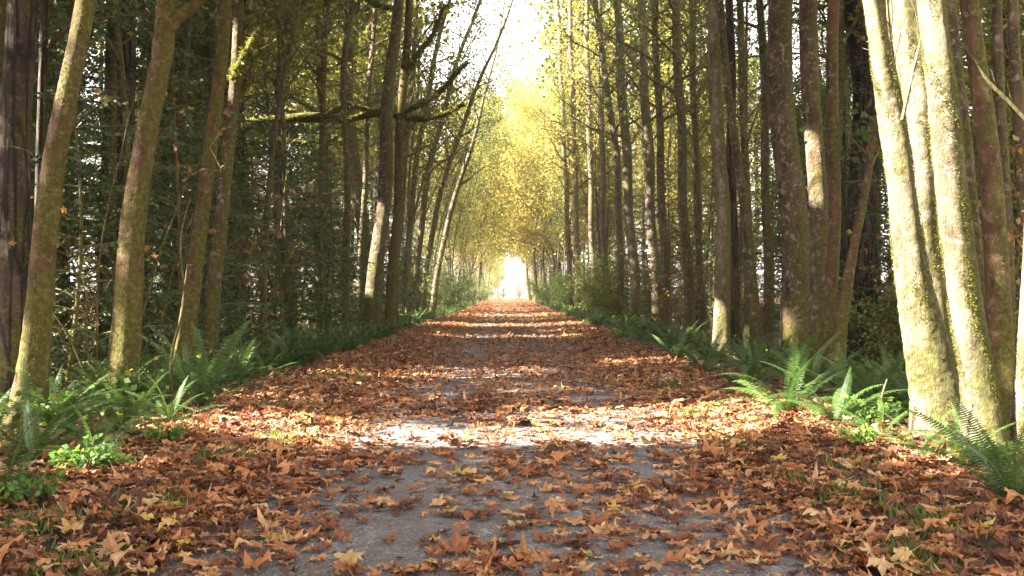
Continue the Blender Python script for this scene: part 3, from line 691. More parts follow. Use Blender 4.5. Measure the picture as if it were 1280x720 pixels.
# --- right side
hero('maple_clump', 'brightly sunlit clump of three leaning mossy stems beside the trail at right', 'tree',
     [(7.45, [(1184, 566, 80), (1168, 450, 62), (1143, 330, 50), (1120, 200, 40), (1101, 100, 35), (1086, 0, 29)]),
      (8.25, [(1190, 548, 60), (1168, 380, 52), (1152, 250, 50), (1142, 120, 50), (1130, 0, 44)]),
      (6.75, [(1242, 586, 64), (1230, 480, 50), (1211, 380, 47), (1191, 250, 46), (1173, 120, 45), (1160, 0, 41)])], 'bark_pale', H=16, moss=26000, moss_side=(0.7, -0.2, 0), nl=20, Lm=3.4, leafn=2500, rough=0.10, sides=30, mossz=0.015,
     limbs=[(7.6, [(1131, 150, 6), (1118, 90, 5), (1112, 50, 4), (1108, -20, 3)]), (7.1, [(1128, 150, 5), (1140, 95, 4), (1153, 40, 3), (1158, -10, 3)])])
hero('mossy_tree', 'dark mossy stem close behind the right stem of the sunlit clump', 'tree', [(9.6, [(1244, 510, 36), (1226, 400, 32), (1208, 280, 29), (1197, 150, 28), (1187, 0, 26)])], 'bark', H=14, moss=2500, nl=18, leafn=1800, moss_side=(0.9, -0.2, 0))
hero('mossy_tree', 'smooth brown stem right of the dark mossy one behind the sunlit clump', 'tree', [(9.0, [(1262, 520, 40), (1252, 400, 35), (1240, 280, 32), (1228, 150, 29), (1214, 0, 25)])], 'bark_moss', H=15, moss=2000, nl=18, leafn=1800)
hero('alder_tree', 'thin dark stem between the brown stem and the right photo edge', 'tree', [(12, [(1264, 480, 17), (1262, 400, 16), (1256, 200, 14), (1246, 0, 14)])], 'bark', H=13, nl=16, leafn=1500)
hero('alder_tree', 'dark lichen-spotted stem leaning at the upper right photo corner', 'tree', [(11, [(1284, 490, 22), (1280, 300, 19), (1274, 120, 18), (1268, 0, 16)])], 'bark', H=13, nl=16, leafn=1500)
hero('mossy_tree', 'sunlit mossy stem cut by the right photo edge', 'tree', [(6.7, [(1280, 580, 34), (1284, 480, 28), (1291, 330, 26), (1292, 150, 24), (1290, 0, 22)])], 'bark_pale', H=13, moss=5000, nl=14, leafn=1500)
hero('alder_tree', 'thickest mottled brown trunk of the right stand, with an orange patch', 'tree', [(16, [(1003, 462, 46), (992, 320, 40), (983, 160, 38), (974, 0, 34)])], 'bark', H=19, moss=1600, moss_side=(0.9, -0.2, 0), nl=30, Lm=3.4, leafn=2600, h0=8, mossz=0.022)
hero('alder_tree', 'lichen-speckled straight trunk right of the thickest mottled trunk', 'tree', [(14, [(1031, 472, 31), (1023, 320, 28), (1017, 150, 27), (1012, 0, 25)])], 'bark', H=17, moss=2200, moss_side=(-0.5, -0.6, 0), nl=26, leafn=2000, h0=7)
hero('mossy_tree', 'green mossy stem bowed between the lichen-speckled trunk and the grey conifer', 'tree', [(13, [(1033, 476, 24), (1041, 320, 19), (1041, 150, 18), (1044, 0, 17)])], 'bark_moss', H=15, moss=2600, nl=18, leafn=1500)
hero('fir_tree', 'broad purplish grey conifer trunk behind the curved mossy stem at right', 'tree', [(20, [(1079, 440, 48), (1080, 300, 43), (1080, 200, 40), (1074, 90, 34), (1066, 0, 26)])], 'bark_conifer', 'conifer', 22, nl=70, Lm=3.4, h0=6, dead=36)
hero('mossy_tree', 'short curved green stem sweeping up in front of the grey conifer', 'tree', [(12.6, [(1048, 482, 24), (1054, 400, 20), (1068, 300, 13), (1083, 220, 11), (1092, 150, 7)])], 'bark_moss', H=4.3, moss=3500, moss_side=(-.3, -.5, 0), nl=5, Lm=1, leafn=80, h0=3)
hero('alder_tree', 'pale mossy trunk standing at the trail edge behind the blue green fern on the right', 'tree', [(18.5, [(906, 450, 27), (903, 300, 21), (896, 120, 19), (891, 0, 17)])], 'bark_pale', H=18, moss=900, moss_side=(0.9, 0, 0), nl=28, leafn=2200, h0=8)
hero('alder_tree', 'thin stem leaning left across the gap right of the pale mossy trunk', 'tree', [(17, [(952, 455, 16), (938, 330, 14), (922, 200, 13), (906, 60, 11), (900, 0, 10)])], 'bark', H=15, nl=20, leafn=1600, h0=7)
hero('alder_tree', 'dark upright stem left of the thickest mottled trunk', 'tree', [(19, [(936, 440, 12), (934, 250, 11), (926, 50, 10), (924, 0, 10)])], 'bark', H=15, nl=22, leafn=1600, h0=7)
hero('fir_tree', 'dark thin conifer with many bare dead side branches behind the leaning thin stem at right', 'tree', [(23, [(918, 430, 16), (915, 200, 14), (912, 0, 12)])], 'bark_conifer', 'conifer', 18, nl=30, Lm=3.6, h0=11, dead=130)
hero('fir_tree', 'dark conifer bristling with dead branches between the two mottled trunks and the grey conifer', 'tree', [(24, [(1052, 430, 18), (1050, 200, 16), (1048, 0, 14)])], 'bark_conifer', 'conifer', 18, nl=30, Lm=3.0, h0=11, dead=100)
mid = [ # depth, [(px,py,w)...], label
    (38, [(796, 400, 18), (789, 300, 15), (780, 150, 14), (771, 0, 12)], 'dark straight stem right of the trail, tallest of the thin group past the pale trunk'),
    (36, [(823, 406, 18), (816, 300, 16), (808, 150, 15), (801, 0, 13)], 'brown stem close to the right verge before the thin group'),
    (31, [(833, 414, 14), (828, 250, 12), (818, 0, 10)], 'mossy green stem among the stems left of the pale mossy trunk'),
    (30, [(864, 418, 18), (855, 250, 15), (845, 0, 13)], 'sturdy brown stem immediately left of the pale mossy trunk'),
    (33, [(878, 412, 12), (872, 250, 10), (864, 0, 9)], 'thin dark stem between the sturdy brown stem and the pale mossy trunk'),
    (40, [(776, 400, 11), (773, 230, 10), (762, 130, 9), (743, 0, 8)], 'thin forked stem leaning left beside the trail at right'),
    (55, [(723, 395, 9), (720, 250, 8), (712, 0, 7)], 'slim pale stem among the far stems right of the trail'),
    (52, [(742, 396, 10), (739, 250, 8), (733, 0, 7)], 'slim dark stem among the far stems right of the trail'),
    (47, [(757, 398, 11), (754, 250, 9), (750, 0, 8)], 'slim grey stem right of the far dark stem'),
    (60, [(714, 391, 8), (706, 200, 7), (697, 0, 6)], 'leftmost slim stem of the right stand reaching the sky gap'),
    (22, [(960, 432, 14), (957, 200, 12), (950, 0, 11)], 'dark stem directly behind the left side of the thickest mottled trunk'),
    (21, [(1098, 430, 14), (1096, 300, 12), (1098, 0, 11)], 'thin dark stem seen between the grey conifer and the sunlit clump'),
    (18, [(1130, 450, 18), (1126, 300, 16), (1120, 0, 14)], 'dark stem seen low behind the sunlit clump, left of its left stem'),
]
for d_, pts, lb in mid:
    hero('alder_tree', lb, 'tree', [(d_, pts)], 'bark_far' if d_ > 34 else 'bark', H=min(22, 13 + d_ * 0.12), nl=24, Lm=2.8, leafn=900, lsz=0.13, h0=7, sides=12, leafmat='leaf_yellow' if d_ > 45 else 'leaf_green', rough=0.06)
lean = [
    (38, [(492, 400, 12), (500, 270, 10), (513, 120, 9), (522, 0, 7)], 'nearest stem of the leaning fan beyond the mossy-limbed tree'),
    (40, [(506, 398, 10), (516, 240, 9), (542, 80, 7), (562, 0, 5)], 'second stem of the leaning fan, bending toward the sky gap'),
    (43, [(517, 396, 11), (532, 240, 9), (565, 100, 7), (596, 10, 5)], 'most strongly bent stem of the leaning fan'),
    (46, [(527, 394, 9), (546, 260, 8), (588, 130, 6), (618, 60, 4)], 'lowest arching stem of the leaning fan over the trail'),
    (50, [(540, 392, 9), (557, 290, 8), (590, 180, 6), (606, 120, 4)], 'short arching stem at the far side of the leaning fan'),
    (34, [(448, 402, 10), (455, 250, 9), (462, 100, 8), (470, 0, 7)], 'thin stem just left of the tall straight brown trunk'),
    (30, [(398, 415, 15), (401, 280, 12), (403, 150, 11), (408, 0, 10)], 'dark stem standing under the left horizontal mossy limb'),
    (24, [(432, 425, 11), (434, 250, 10), (430, 100, 9), (440, 0, 8)], 'slim stem right of the dark stem under the mossy limb'),
    (19, [(328, 440, 10), (333, 300, 9), (345, 150, 8), (375, 0, 6)], 'thin stem leaning right between the fern and the mossy limb tip'),
    (17, [(132, 450, 26), (134, 300, 24), (140, 100, 20), (142, 0, 18)], 'dark trunk in the shade between the leaning mossy and reddish mossy trunks'),
    (20, [(215, 430, 13), (222, 250, 12), (236, 0, 10)], 'dark thin stem behind the reddish mossy trunk'),
]
for d_, pts, lb in lean:
    hero('alder_tree', lb, 'tree', [(d_, pts)], 'bark_far' if d_ > 34 else 'bark', H=min(20, 12 + d_ * 0.12), nl=24, Lm=2.8, leafn=1300, lsz=0.12, h0=6.5, sides=12, rough=0.06)

# --- shared tree shapes for the stands
def straight(H, r, leanx=0.0, leany=0.0, n_=40, curve=0.0):
    z_ = np.linspace(-0.15, H, n_); f = z_ / H
    ph = rng.random(3) * 6
    x = leanx * z_ + curve * f * f * H + 0.13 * np.sin(z_ * 0.7 + ph[0]) + 0.3 * np.sin(z_ * 0.22 + ph[2]); y = leany * z_ + 0.09 * np.sin(z_ * 0.55 + ph[1])
    return np.stack([x, y, z_, r * (1 - 0.85 * f) * (1 + 0.4 * np.exp(-np.maximum(z_, 0) / .3))], 1)
def variant(kind, seed):
    global rng
    rng = np.random.default_rng(seed); tb, cb = Buf(), Buf()
    if kind == 'alder':
        H = rng.uniform(14, 19); p = straight(H, rng.uniform(.06, .12), 0.02); tube(tb, p[:, :3], p[:, 3], 9, rough=0.10)
        broad_crown(cb, p, 5.5, H - .2, 34, 2.6, 2000, 0.13, elev=1.3, maxr=.04)
        for _ in range(rng.integers(0, 3)):      # a second leader forking off low
            k = int(rng.integers(3, 16)); az = rng.random() * 6.28
            q = limb(tb, p[k, :3], np.array([math.cos(az) * .35, math.sin(az) * .35, 1]), H * .6, p[k, 3] * .7, 14, .05, .05, 6)
            qq = np.c_[q, np.linspace(p[k, 3] * .7, .01, len(q))]; broad_crown(cb, qq, q[4][2], q[-1][2], 14, 2.0, 500, .13, elev=1.3, maxr=.03)
        for _ in range(12):                      # dead snags
            k = int(rng.integers(3, 18)); limb(cb, p[k, :3], rng.normal(size=3) * [1, 1, .3] + [0, 0, .3], rng.uniform(.5, 1.8), .012, 5, .05, .2, 3)
    elif kind == 'lean':
        H = rng.uniform(13, 17); p = straight(H, rng.uniform(.05, .09), 0.06, curve=0.30); tube(tb, p[:, :3], p[:, 3], 9, rough=0.10)
        broad_crown(cb, p, 4.5, H - .2, 34, 2.8, 1700, 0.13, elev=1.3, maxr=.04)
    elif kind == 'maple':
        H = rng.uniform(17, 22); p = straight(H, .24); tube(tb, p[:, :3], p[:, 3], 10, rough=0.08)
        broad_crown(cb, p, 3.5, H - .2, 46, 5.6, 15000, 0.21, elev=0.55, maxr=0.1, flare=1.8)
    elif kind == 'shade':
        H = rng.uniform(18, 21); p = straight(H, .22); tube(tb, p[:, :3], p[:, 3], 10, rough=0.08)
        broad_crown(cb, p, 8.5, H - .2, 46, 5.6, 21000, 0.24, elev=0.55, maxr=0.1, flare=1.8)
    elif kind == 'arch':
        H = rng.uniform(21, 25); p = straight(H, .20, 0.03); tube(tb, p[:, :3], p[:, 3], 9, rough=0.08)
        broad_crown(cb, p, 6.5, H - .2, 56, 7.0, 15000, 0.25, elev=0.5, maxr=0.08, flare=2.0, bias=(0.75, 0, 0), taper=0.35)
    elif kind == 'conifer':
        H = rng.uniform(14, 22); p = straight(H, rng.uniform(.16, .26)); tube(tb, p[:, :3], p[:, 3], 10, rough=0.05)
        conifer_crown(cb, p, 2.2, H, 75, 3.2, dead=30)
    elif kind == 'sapling':
        H = rng.uniform(3.5, 6); p = straight(H, .045, n_=16); tube(tb, p[:, :3], p[:, 3], 6)
        conifer_crown(cb, p, 0.3, H, 46, 1.7, dens=1.3)
    elif kind == 'bush':
        for k in range(9):
            az = rng.random() * 6.28; q = limb(tb, np.array([0, 0, -.05]), np.array([math.cos(az) * .5, math.sin(az) * .5, 1]), rng.uniform(1.2, 2.6), 0.012, 7, 0.0, 0.12, 3, sag=0.4)
            for j in range(2, 8):
                for _ in range(3):
                    w = limb(tb, q[j], rng.normal(size=3) + np.array([0, 0, .3]), rng.uniform(.25, .7), 0.004, 3, 0, .2, 3)
                    m_ = 14; P = w[rng.integers(0, 4, m_)] + rng.normal(size=(m_, 3)) * .09; leafs(cb, P, rng.normal(size=(m_, 3)) - np.array([0, 0, .4]), rng.uniform(.05, .10, m_), 1)
    elif kind == 'brush':      # leafless thicket of thin stems
        for k in range(16):
            az = rng.random() * 6.28; q = limb(tb, np.array([math.cos(az) * .3, math.sin(az) * .3, -.05]), np.array([math.cos(az) * .45, math.sin(az) * .45, 1]), rng.uniform(1.5, 4.5), 0.014, 9, 0.0, 0.09, 3, sag=0.25)
            for j in range(2, 10):
                w = limb(tb, q[j], rng.normal(size=3) + np.array([0, 0, .6]), rng.uniform(.3, 1.0), 0.005, 4, 0.1, .15, 3)
                m_ = 5; P = w[rng.integers(1, 5, m_)] + rng.normal(size=(m_, 3)) * .06; leafs(cb, P, rng.normal(size=(m_, 3)) - np.array([0, 0, .7]), rng.uniform(.06, .13, m_), 1)
    elif kind == 'vine':       # arching sapling with a few big hanging leaves
        for k in range(5):
            az = rng.random() * 6.28; q = limb(tb, np.array([0, 0, -.05]), np.array([math.cos(az) * .35, math.sin(az) * .35, 1]), rng.uniform(2.2, 4.6), 0.014, 9, 0.0, 0.09, 4, sag=0.35)
            for j in range(3, 10):
                for _ in range(2):
                    w = limb(tb, q[j], rng.normal(size=3) + np.array([0, 0, .2]), rng.uniform(.3, .9), 0.004, 4, 0, .15, 3)
                    for e_ in w[2:]:
                        if rng.random() < 0.3:
                            P3, f = LV_LO[rng.integers(len(LV_LO))]; s_ = rng.uniform(.10, .17)
                            Rr = np.array(Matrix.Rotation(rng.random() * 6.3, 3, 'Z') @ Matrix.Rotation(rng.uniform(.8, 2.4), 3, 'X'))
                            cb.add(P3 @ Rr.T * s_ + e_, f, 1, rng.random())
    return tb, cb
VAR = {}
bk = {'alder': 'bark_far', 'lean': 'bark_far', 'maple': 'bark', 'shade': 'bark', 'arch': 'bark_far', 'conifer': 'bark_conifer', 'sapling': 'twig', 'bush': 'twig', 'brush': 'twig', 'vine': 'twig'}
lm = {'alder': 'leaf_green', 'lean': 'leaf_green', 'maple': 'leaf_yellow', 'shade': 'leaf_green', 'arch': 'leaf_yellow', 'conifer': 'needles', 'sapling': 'needles', 'bush': 'leaf_green', 'brush': 'leaf_brown', 'vine': 'leaf_brown'}
for kind, cnt in (('alder', 6), ('lean', 4), ('maple', 4), ('shade', 3), ('arch', 4), ('conifer', 5), ('sapling', 4), ('bush', 4), ('brush', 4), ('vine', 4)):
    VAR[kind] = []
    for s_ in range(cnt):
        tb, cb = variant(kind, 100 + 17 * s_ + len(kind))
        VAR[kind].append((tb.mesh('trunk', [M[bk[kind]]]), cb, {}))
rng = np.random.default_rng(77)
NAME = {'alder': 'alder_tree', 'lean': 'alder_tree', 'maple': 'maple_tree', 'shade': 'maple_tree', 'arch': 'maple_tree', 'conifer': 'conifer_tree', 'sapling': 'conifer_sapling', 'bush': 'leafy_bush', 'brush': 'bare_thicket', 'vine': 'maple_sapling'}
CAT = {'alder': 'tree', 'lean': 'tree', 'maple': 'tree', 'shade': 'tree', 'arch': 'tree', 'conifer': 'conifer', 'sapling': 'sapling', 'bush': 'bush', 'brush': 'thicket', 'vine': 'sapling'}
def place(kind, x, y, label, group, yaw_=None, sc_=None, leafm=None):
    v = VAR[kind][random.randrange(len(VAR[kind]))]; key = leafm or lm[kind]
    if key not in v[2]: v[2][key] = v[1].mesh('crown', [M['twig'], M[key]])
    yaw_ = random.uniform(0, 6.28) if yaw_ is None else yaw_
    return put_tree(NAME[kind], label, CAT[kind], group, (x, y, float(ground_z(np.array(x), np.array(y)))), v[0], None, v[1], [M['twig'], M[key]], yaw_, sc_ or random.uniform(.85, 1.12), v[2][key])

WORDS = {'alder': 'slender brown stem', 'lean': 'slender leaning stem', 'maple': 'yellow-leaved maple', 'shade': 'tall green-crowned maple', 'arch': 'tall yellow maple arching over', 'conifer': 'dark drooping conifer', 'sapling': 'feathery young conifer', 'bush': 'low green bush', 'brush': 'bare twiggy thicket', 'vine': 'brown-leaved arching sapling'}
def auto(kind, x, y, **k):
    y0_ = y - 0.2126 * x
    if x < -3 and (34.2 < y0_ < 37.2 or 49.3 < y0_ < 52.7): return None   # nothing stands where the two far light bands come through
    if kind in ('alder', 'lean') and 'leafm' not in k and random.random() < .6: k['leafm'] = 'leaf_mid'
    side_ = 'left' if x < 0 else 'right'; ax = abs(x)
    row = 'at the verge' if ax < 5.5 else ('behind the verge' if ax < 10 else 'deep inside')
    dist = 'in the near stand' if y < 28 else ('in the middle stand' if y < 75 else 'in the far stand')
    lb = f'{WORDS[kind]} {row} {dist} {side_} of the trail'
    return place(kind, x, y, lb, lb.replace(WORDS[kind], CAT[kind] + 's (' + WORDS[kind] + ')'), **k)

# verge rows beyond the named trees
y = 34.0
while y < 190:
    auto('lean' if rng.random() < .72 else 'alder', -3.9 - abs(rng.normal()) * 0.9, y, yaw_=rng.normal() * 0.7, sc_=rng.uniform(.65, 1.2)); y += rng.uniform(1.7, 3.2) * (1 + y / 110)
y = 58.0
while y < 190:
    auto('alder' if rng.random() < .7 else 'lean', 3.8 + abs(rng.normal()) * 1.0, y, sc_=rng.uniform(.7, 1.15)); y += rng.choice([0.5, 1.0, 2.5, 4.0]) * (1 + y / 110)
# second rows
for k in range(36):
    y = 14 + 110 * (k / 36) ** 1.3; auto('alder', -(6 + rng.random() * 6), y + rng.normal())
for k in range(44):
    y = 13 + 110 * (k / 44) ** 1.3; auto('alder', 5.6 + rng.random() * 7, y + rng.normal())
# conifers on both sides, deep in the wood
for k in range(44):
    y = 12 + 100 * (k / 44) ** 1.35; auto('conifer', -(8.0 + rng.random() * 16), y + rng.normal())
for x, y in ((-8.2, 14.5), (-10.5, 16), (-12.5, 19), (-7.6, 19), (-9.5, 23), (-15, 24), (-7.8, 27), (-14, 30), (-20, 30), (-19, 24), (-6.8, 36), (-6.5, 47)):
    auto('conifer', x, y)
for k in range(36):
    y = 17 + 100 * (k / 36) ** 1.2; auto('conifer', 10 + rng.random() * 18, y + rng.normal())
# yellow maples, the far ones arching over the trail
for x, y, s_ in ((6.2, 62, .9), (5.8, 84, 1.0), (5.2, 98, 1.15), (4.6, 112, 1.2), (-5.5, 88, .9), (-5.0, 118, 1.0), (-4.6, 140, 1.1), (4.6, 135, 1.1), (-4.2, 165, 1.0), (4.8, 165, 1.1), (10, 50, .8), (12, 72, 1.0)):
    auto('maple', x, y, sc_=s_, leafm='leaf_yellow' if x > -7 else 'leaf_green')
for x, y, s_ in ((3.6, 112, 1.0), (-3.9, 120, 1.0), (3.5, 131, 1.05), (-3.8, 138, 1.05), (3.4, 150, 1.05), (-3.9, 158, 1.0), (3.8, 170, 1.05), (-4.0, 176, 1.0), (-5.2, 104, .95), (4.2, 92, .85), (-3.9, 128, .8), (4.0, 142, .8), (4.2, 102, .9)):
    auto('arch', x, y, sc_=s_, yaw_=(0 if x < 0 else PI) + rng.normal() * .3, leafm='leaf_mid' if (x < 0 and y < 130) or y in (131, 142, 158) else 'leaf_yellow')
auto('shade', -5.6, 37, sc_=1.3, leafm='leaf_mid'); auto('shade', 7.4, 66, sc_=1.45, leafm='leaf_mid')
# crowns beside and behind the viewer's left whose shade keeps the trail dark
for x, y in ((-6, 1), (-7, 3.3), (-9, -2), (-11, 2), (-14, 2.5), (-8, -6), (-12, -5), (-6.5, 12), (-10, 9), (-15, -1), (-12, 13), (-9, 17), (-15, 18), (-18, 8), (-7, 22), (-12, 26), (-6.5, 29), (-18, 28), (-20, -.5), (-21, 14), (-17, -6), (-23, 20), (-10, 33), (-17, 35), (-12, 43), (-9, 54), (-16, 56), (-10, 66), (-12, 80), (-10, 95)):
    auto('shade' if y > 7 else 'maple', x, y, sc_=rng.uniform(.95, 1.1), leafm='leaf_mid' if y > 20 and x < -8 else 'leaf_green')
for x, y in ((-22, 33), (-28, 46), (-24, 62), (-30, 30), (17, 40), (14, 58), (27, 50), (28, 30)):
    auto('maple', x, y, sc_=rng.uniform(.7, .95), leafm='leaf_mid')
# green trees crowding the verge farther on
for k in range(34):
    sg = -1 if k % 2 else 1; y = 45 + 140 * (k / 34) ** 1.1
    auto('conifer', sg * (5.6 + rng.random() * 2.5), y, sc_=rng.uniform(.3, .62))
for k in range(40):
    sg = -1 if k % 2 else 1; y = 40 + 145 * (k / 40) ** 1.1
    auto('bush', sg * (3.9 + rng.random() * 1.0 + (2.2 if y > 135 and sg > 0 else 0)), y, sc_=rng.uniform(.9, 1.7))
for k, (x, y) in enumerate(((-8.5, 16), (-10.5, 20), (-7.5, 22), (-12, 16), (-9.5, 27), (-13, 25), (-7.2, 31), (-11, 33), (-15, 21), (-16, 31), (-8, 40), (-12, 42), (-14.5, 14.5), (11, 21), (14, 27), (9, 28), (16, 20), (11, 36), (18, 34), (8.5, 44))):
    auto('maple', x, y, sc_=rng.uniform(.36, .5), leafm='leaf_mid' if k % 3 else 'leaf_green')
for x, y, s_ in ((-3.4, 198, .42), (5.0, 199, .55), (-2.2, 228, .7), (-5.5, 186, .5)):
    auto('maple', x, y, sc_=s_)
# understory
for x, y in ((-6.0, 13), (-5.3, 17), (-5.6, 19.5), (-4.9, 23), (-5.6, 25), (-4.7, 31), (-5.0, 40), (7, 19), (10, 24), (13, 19), (8, 37), (15, 28), (-5.5, 15), (-6.2, 18), (-5.2, 21), (-6.8, 23.5), (-5.0, 27), (-7.5, 14), (-6.0, 31), (-5.2, 36), (-9, 20), (-4.9, 44), (-8, 28), (-9.5, 13), (-4.8, 54), (-11, 17), (7.5, 24), (5.4, 33), (8.8, 30), (6.0, 43), (9.5, 19), (5.6, 52), (12, 24), (11, 15), (-4.8, 70), (5.2, 75), (-4.6, 90), (5.0, 96)):
    auto('sapling', x + rng.normal() * .2, y)
for k in range(56):
    s = -1 if k % 2 else 1; y = 11 + 70 * (k / 56) ** 1.3; auto('bush', s * (4.6 + rng.random() ** .8 * 12), y)
for k in range(34):
    s = -1 if k % 2 else 1; y = 10.5 + 80 * (k / 34) ** 1.3; auto('brush', s * (4.9 + rng.random() * 8), y)
for x, y in ((-4.9, 11.5), (-5.2, 14.3), (-4.6, 16.5), (-4.7, 19.5), (-7, 11), (-4.6, 24), (6.0, 12), (7.5, 16), (5.5, 22), (-7.5, 17), (9, 13)):
    auto('vine', x, y)

# low undergrowth over the forest floor
b = Buf()
n_ = 60000; X = np.where(rng.random(n_) < .5, -1, 1) * (3.3 + rng.random(n_) ** 1.3 * 14); Y = 7 + rng.random(n_) ** 1.5 * 80
keep = (np.sin(X * 1.7 + Y * .6) + np.sin(X * .8 - Y * 1.1) + rng.normal(size=n_) * .6) > 0.1; X, Y = X[keep], Y[keep]; n_ = len(X)
Z = ground_z(X, Y) + rng.random(n_) ** 1.5 * 0.5
leafs(b, np.stack([X, Y, Z], 1), rng.normal(size=(n_, 3)) + np.array([0, 0, .3]), rng.uniform(.03, .075, n_) * (1 + Y / 40), 0)
tag(link('undergrowth', b.mesh('undergrowth', [M['leaf_green']])), 'low leafy ground cover on the shaded forest floor on both sides', 'undergrowth', kind='stuff')

# small leafy plants on the banks
def leafy_plant(x, y, s, label, mat='plant', n_=26):
    b = Buf(); lb = Buf()
    for k in range(n_):
        az = rng.random() * 6.28; q = limb(b, np.zeros(3), np.array([math.cos(az), math.sin(az), 1.1]), s * rng.uniform(.5, 1), .003, 4, -.6, .1, 3)
        for e_ in q[2:]:
            P = e_ + rng.normal(size=(3, 3)) * s * .07; leafs(lb, P, rng.normal(size=(3, 3)) * .7 + np.array([math.cos(az), math.sin(az), .1]), s * .22, 0, width=.33)
    e = link('leafy_plant', None, loc=(x, y, float(ground_z(np.array(x), np.array(y))) + .03)); tag(e, label, 'plant')
    link('stem', b.mesh('stem', [M['twig']]), e); link('foliage', lb.mesh('foliage', [M[mat]]), e)
for px, py, s, lb in ((112, 608, .26, 'small yellow green leafy plant among brown leaves at the left bank'), (205, 568, .2, 'small light green plant at the leaf edge under the medium fern'), (70, 535, .3, 'light green leafy plant at the foot of the leaning mossy trunk'),
                      (40, 650, .2, 'low green plant in the leaves at the bottom left'), (1090, 545, .3, 'bright green plant in the sun left of the sunlit clump'), (1070, 572, .2, 'small sunlit plant at the leaf edge left of the sunlit clump'),
                      (1235, 600, .25, 'leafy green plant between the sunlit clump and the nearest right fern'), (180, 500, .3, 'pale leafy plant right of the reddish mossy trunk base'), (775, 430, .35, 'low green plant on the right verge where the trail narrows'), (740, 408, .4, 'distant low green plant on the right verge')):
    leafy_plant(*FP(px, py), s, lb)
# bare sunlit twig in front of the stems at right
def twig(label, d_, pts, mat='twig', side_n=5):
    rows = np.array([[*W(px, py, d_), w / FPX * d_ / 2] for px, py, w in pts]); off = rows[0, :3].copy(); rows[:, :3] -= off
    b = Buf(); q = spline(rows, 24); tube(b, q[:, :3], q[:, 3], 6)
    for k in range(side_n):
        j = 4 + k * 4 % 18; limb(b, q[j, :3], unit(q[j + 1, :3] - q[j, :3]) + rng.normal(size=3) * .5, .25, .003, 4, .1, .15, 3)
    e = link('bare_branch', b.mesh('bare_branch', [M[mat]]), loc=off); tag(e, label, 'branch'); return e
twig('pale bare branch curving in front of the brown stem at upper right', 7.6, [(1290, 158, 5), (1262, 128, 5), (1232, 98, 5), (1215, 72, 4), (1193, 47, 3)], 'bark_pale', 2)
twig('thin bare shoot rising from the bank left of the sunlit clump', 8.2, [(1094, 560, 4), (1098, 520, 4), (1104, 490, 3), (1109, 474, 2)], 'bark_pale', 0)
twig('dry thin bare shoot bending over the left fern from the reddish mossy trunk', 9.6, [(220, 540, 4), (214, 450, 4), (230, 380, 3), (226, 300, 2), (240, 240, 1)], 'bark_pale')
twig('fallen dark stick lying on the leaves at bottom left', 5.2, [(5, 676, 5), (30, 668, 6), (60, 662, 3)], 'twig', 1)
# pale fallen branch at the foot of the right stems
# ------------------------------------------------------------------ far end of the trail
def box(b, c, s, mat=0, bev=0.0):
    x, y, z_ = [v / 2 for v in s]; V = np.array([[sx * x * (1 - bev * (sz > 0)), sy * y * (1 - bev * (sz > 0)), sz * z_] for sz in (-1, 1) for sx, sy in ((-1, -1), (1, -1), (1, 1), (-1, 1))]) + np.array(c)
    b.add(V, [[0, 3, 2, 1], [4, 5, 6, 7], [0, 1, 5, 4], [1, 2, 6, 5], [2, 3, 7, 6], [3, 0, 4, 7]], mat)
for x, lb in ((4.55, 'left one of two short dark wooden posts where the trail ends'), (5.35, 'right one of two short dark wooden posts where the trail ends')):
    e = link('wooden_post', None, loc=(x, 178, 0)); tag(e, lb, 'post', 'posts at the end of the trail')
    b = Buf(); box(b, (0, 0, .42), (.30, .30, .9)); link('shaft', b.mesh('shaft', [M['post']], smooth=False), e)
    b = Buf(); box(b, (0, 0, .93), (.34, .34, .10), bev=0.5); link('cap', b.mesh('cap', [M['post']], smooth=False), e)
for x, y, s_, k in ((-9, 228, 1.0, 'maple'), (-3, 236, .55, 'maple'), (14, 240, .9, 'conifer'), (-16, 232, 1.0, 'maple'), (-24, 238, 1.1, 'conifer'), (24, 236, 1.0, 'maple'), (-6, 215, 1.4, 'bush'), (2.6, 226, 1.9, 'bush'), (-1.2, 226, 1.6, 'bush'), (-4.5, 250, 2.0, 'bush')):
    lb = {'maple': 'yellow tree', 'conifer': 'dark conifer', 'bush': 'round green bush'}[k] + ' beyond the pale road past the end of the trail'
    place(k, x, y, lb, 'plants beyond the trail end: ' + k, sc_=s_)

# ------------------------------------------------------------------ the air
m, hn, out = newmat('haze'); pv = hn.nodes.new('ShaderNodeVolumePrincipled'); pv.inputs['Density'].default_value = HAZE; pv.inputs['Anisotropy'].default_value = 0.3; pv.inputs['Color'].default_value = (1, .97, .94, 1)
hn.links.new(pv.outputs[0], out.inputs['Volume'])
b = Buf(); box(b, (0, 130, 16), (150, 330, 40)); tag(link('haze', b.mesh('haze', [m], smooth=False)), 'thin sunlit haze filling the air of the wood', 'haze', kind='stuff')
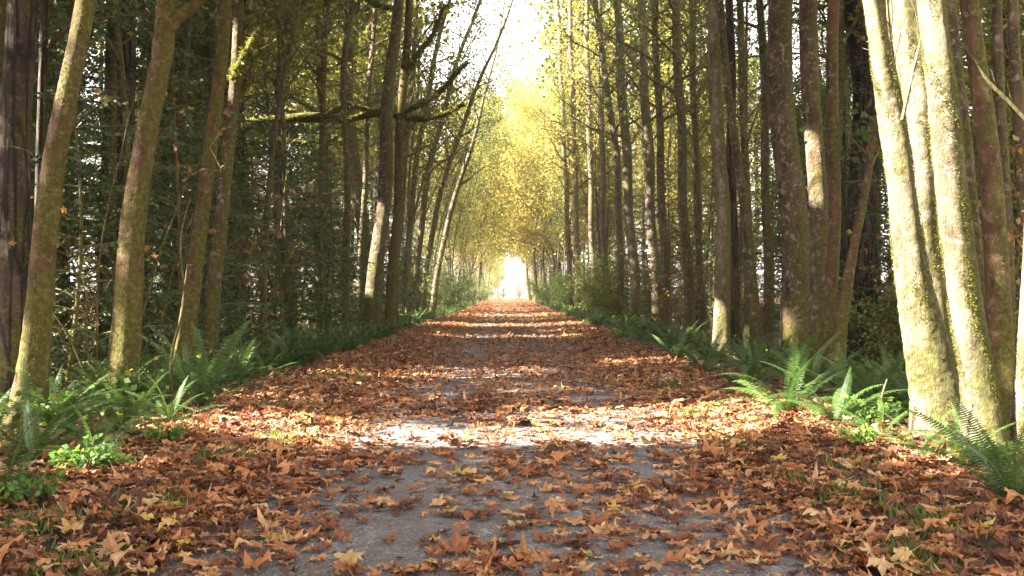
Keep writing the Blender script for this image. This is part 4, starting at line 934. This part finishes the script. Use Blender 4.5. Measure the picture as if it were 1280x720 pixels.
# ------------------------------------------------------------------ light, sky, camera
w = bpy.data.worlds.new('World'); sc.world = w; w.use_nodes = True
nt = w.node_tree; bg = nt.nodes['Background']
sky = nt.nodes.new('ShaderNodeTexSky'); sky.sky_type = 'NISHITA'; sky.sun_disc = False
sky.sun_elevation = SUN_EL; sky.sun_rotation = math.atan2(SUN[0], SUN[1]); sky.dust_density = 1.0; sky.air_density = 1.0
hs = nt.nodes.new('ShaderNodeHueSaturation'); hs.inputs['Saturation'].default_value = 0.12
nt.links.new(sky.outputs[0], hs.inputs['Color'])
tintn = nt.nodes.new('ShaderNodeMix'); tintn.data_type = 'RGBA'; tintn.blend_type = 'MULTIPLY'; tintn.inputs[0].default_value = 1; tintn.inputs[7].default_value = (1.05, 0.985, 0.96, 1)
nt.links.new(hs.outputs[0], tintn.inputs[6]); nt.links.new(tintn.outputs[2], bg.inputs[0]); bg.inputs[1].default_value = 0.072
sl = bpy.data.lights.new('sun', 'SUN'); sl.energy = 5.0; sl.angle = math.radians(0.55); sl.color = (1.0, 0.93, 0.82)
so = bpy.data.objects.new('sun', sl); COL.objects.link(so); so.rotation_euler = Vector(-SUN).to_track_quat('-Z', 'Y').to_euler()
cam = bpy.data.cameras.new('camera'); co = bpy.data.objects.new('camera', cam); COL.objects.link(co); sc.camera = co
co.location = (0, 0, CAMH); co.rotation_euler = (PI / 2, 0, 0); cam.sensor_width = 36; cam.lens = FPX / 1280 * 36; cam.clip_end = 6000; cam.clip_start = 0.05
cam.shift_x = 5 / 1280; cam.shift_y = 7 / 1280
sc.view_settings.view_transform = 'Standard'; sc.view_settings.look = 'None'; sc.view_settings.gamma = 1; sc.view_settings.use_curve_mapping = False
sc.view_settings.exposure = 3.65
sc.render.engine = 'CYCLES'; cy = sc.cycles
cy.use_denoising = True; cy.max_bounces = 6; cy.diffuse_bounces = 4; cy.glossy_bounces = 2; cy.transmission_bounces = 4; cy.transparent_max_bounces = 4
cy.caustics_reflective = False; cy.caustics_refractive = False; cy.sample_clamp_indirect = 8
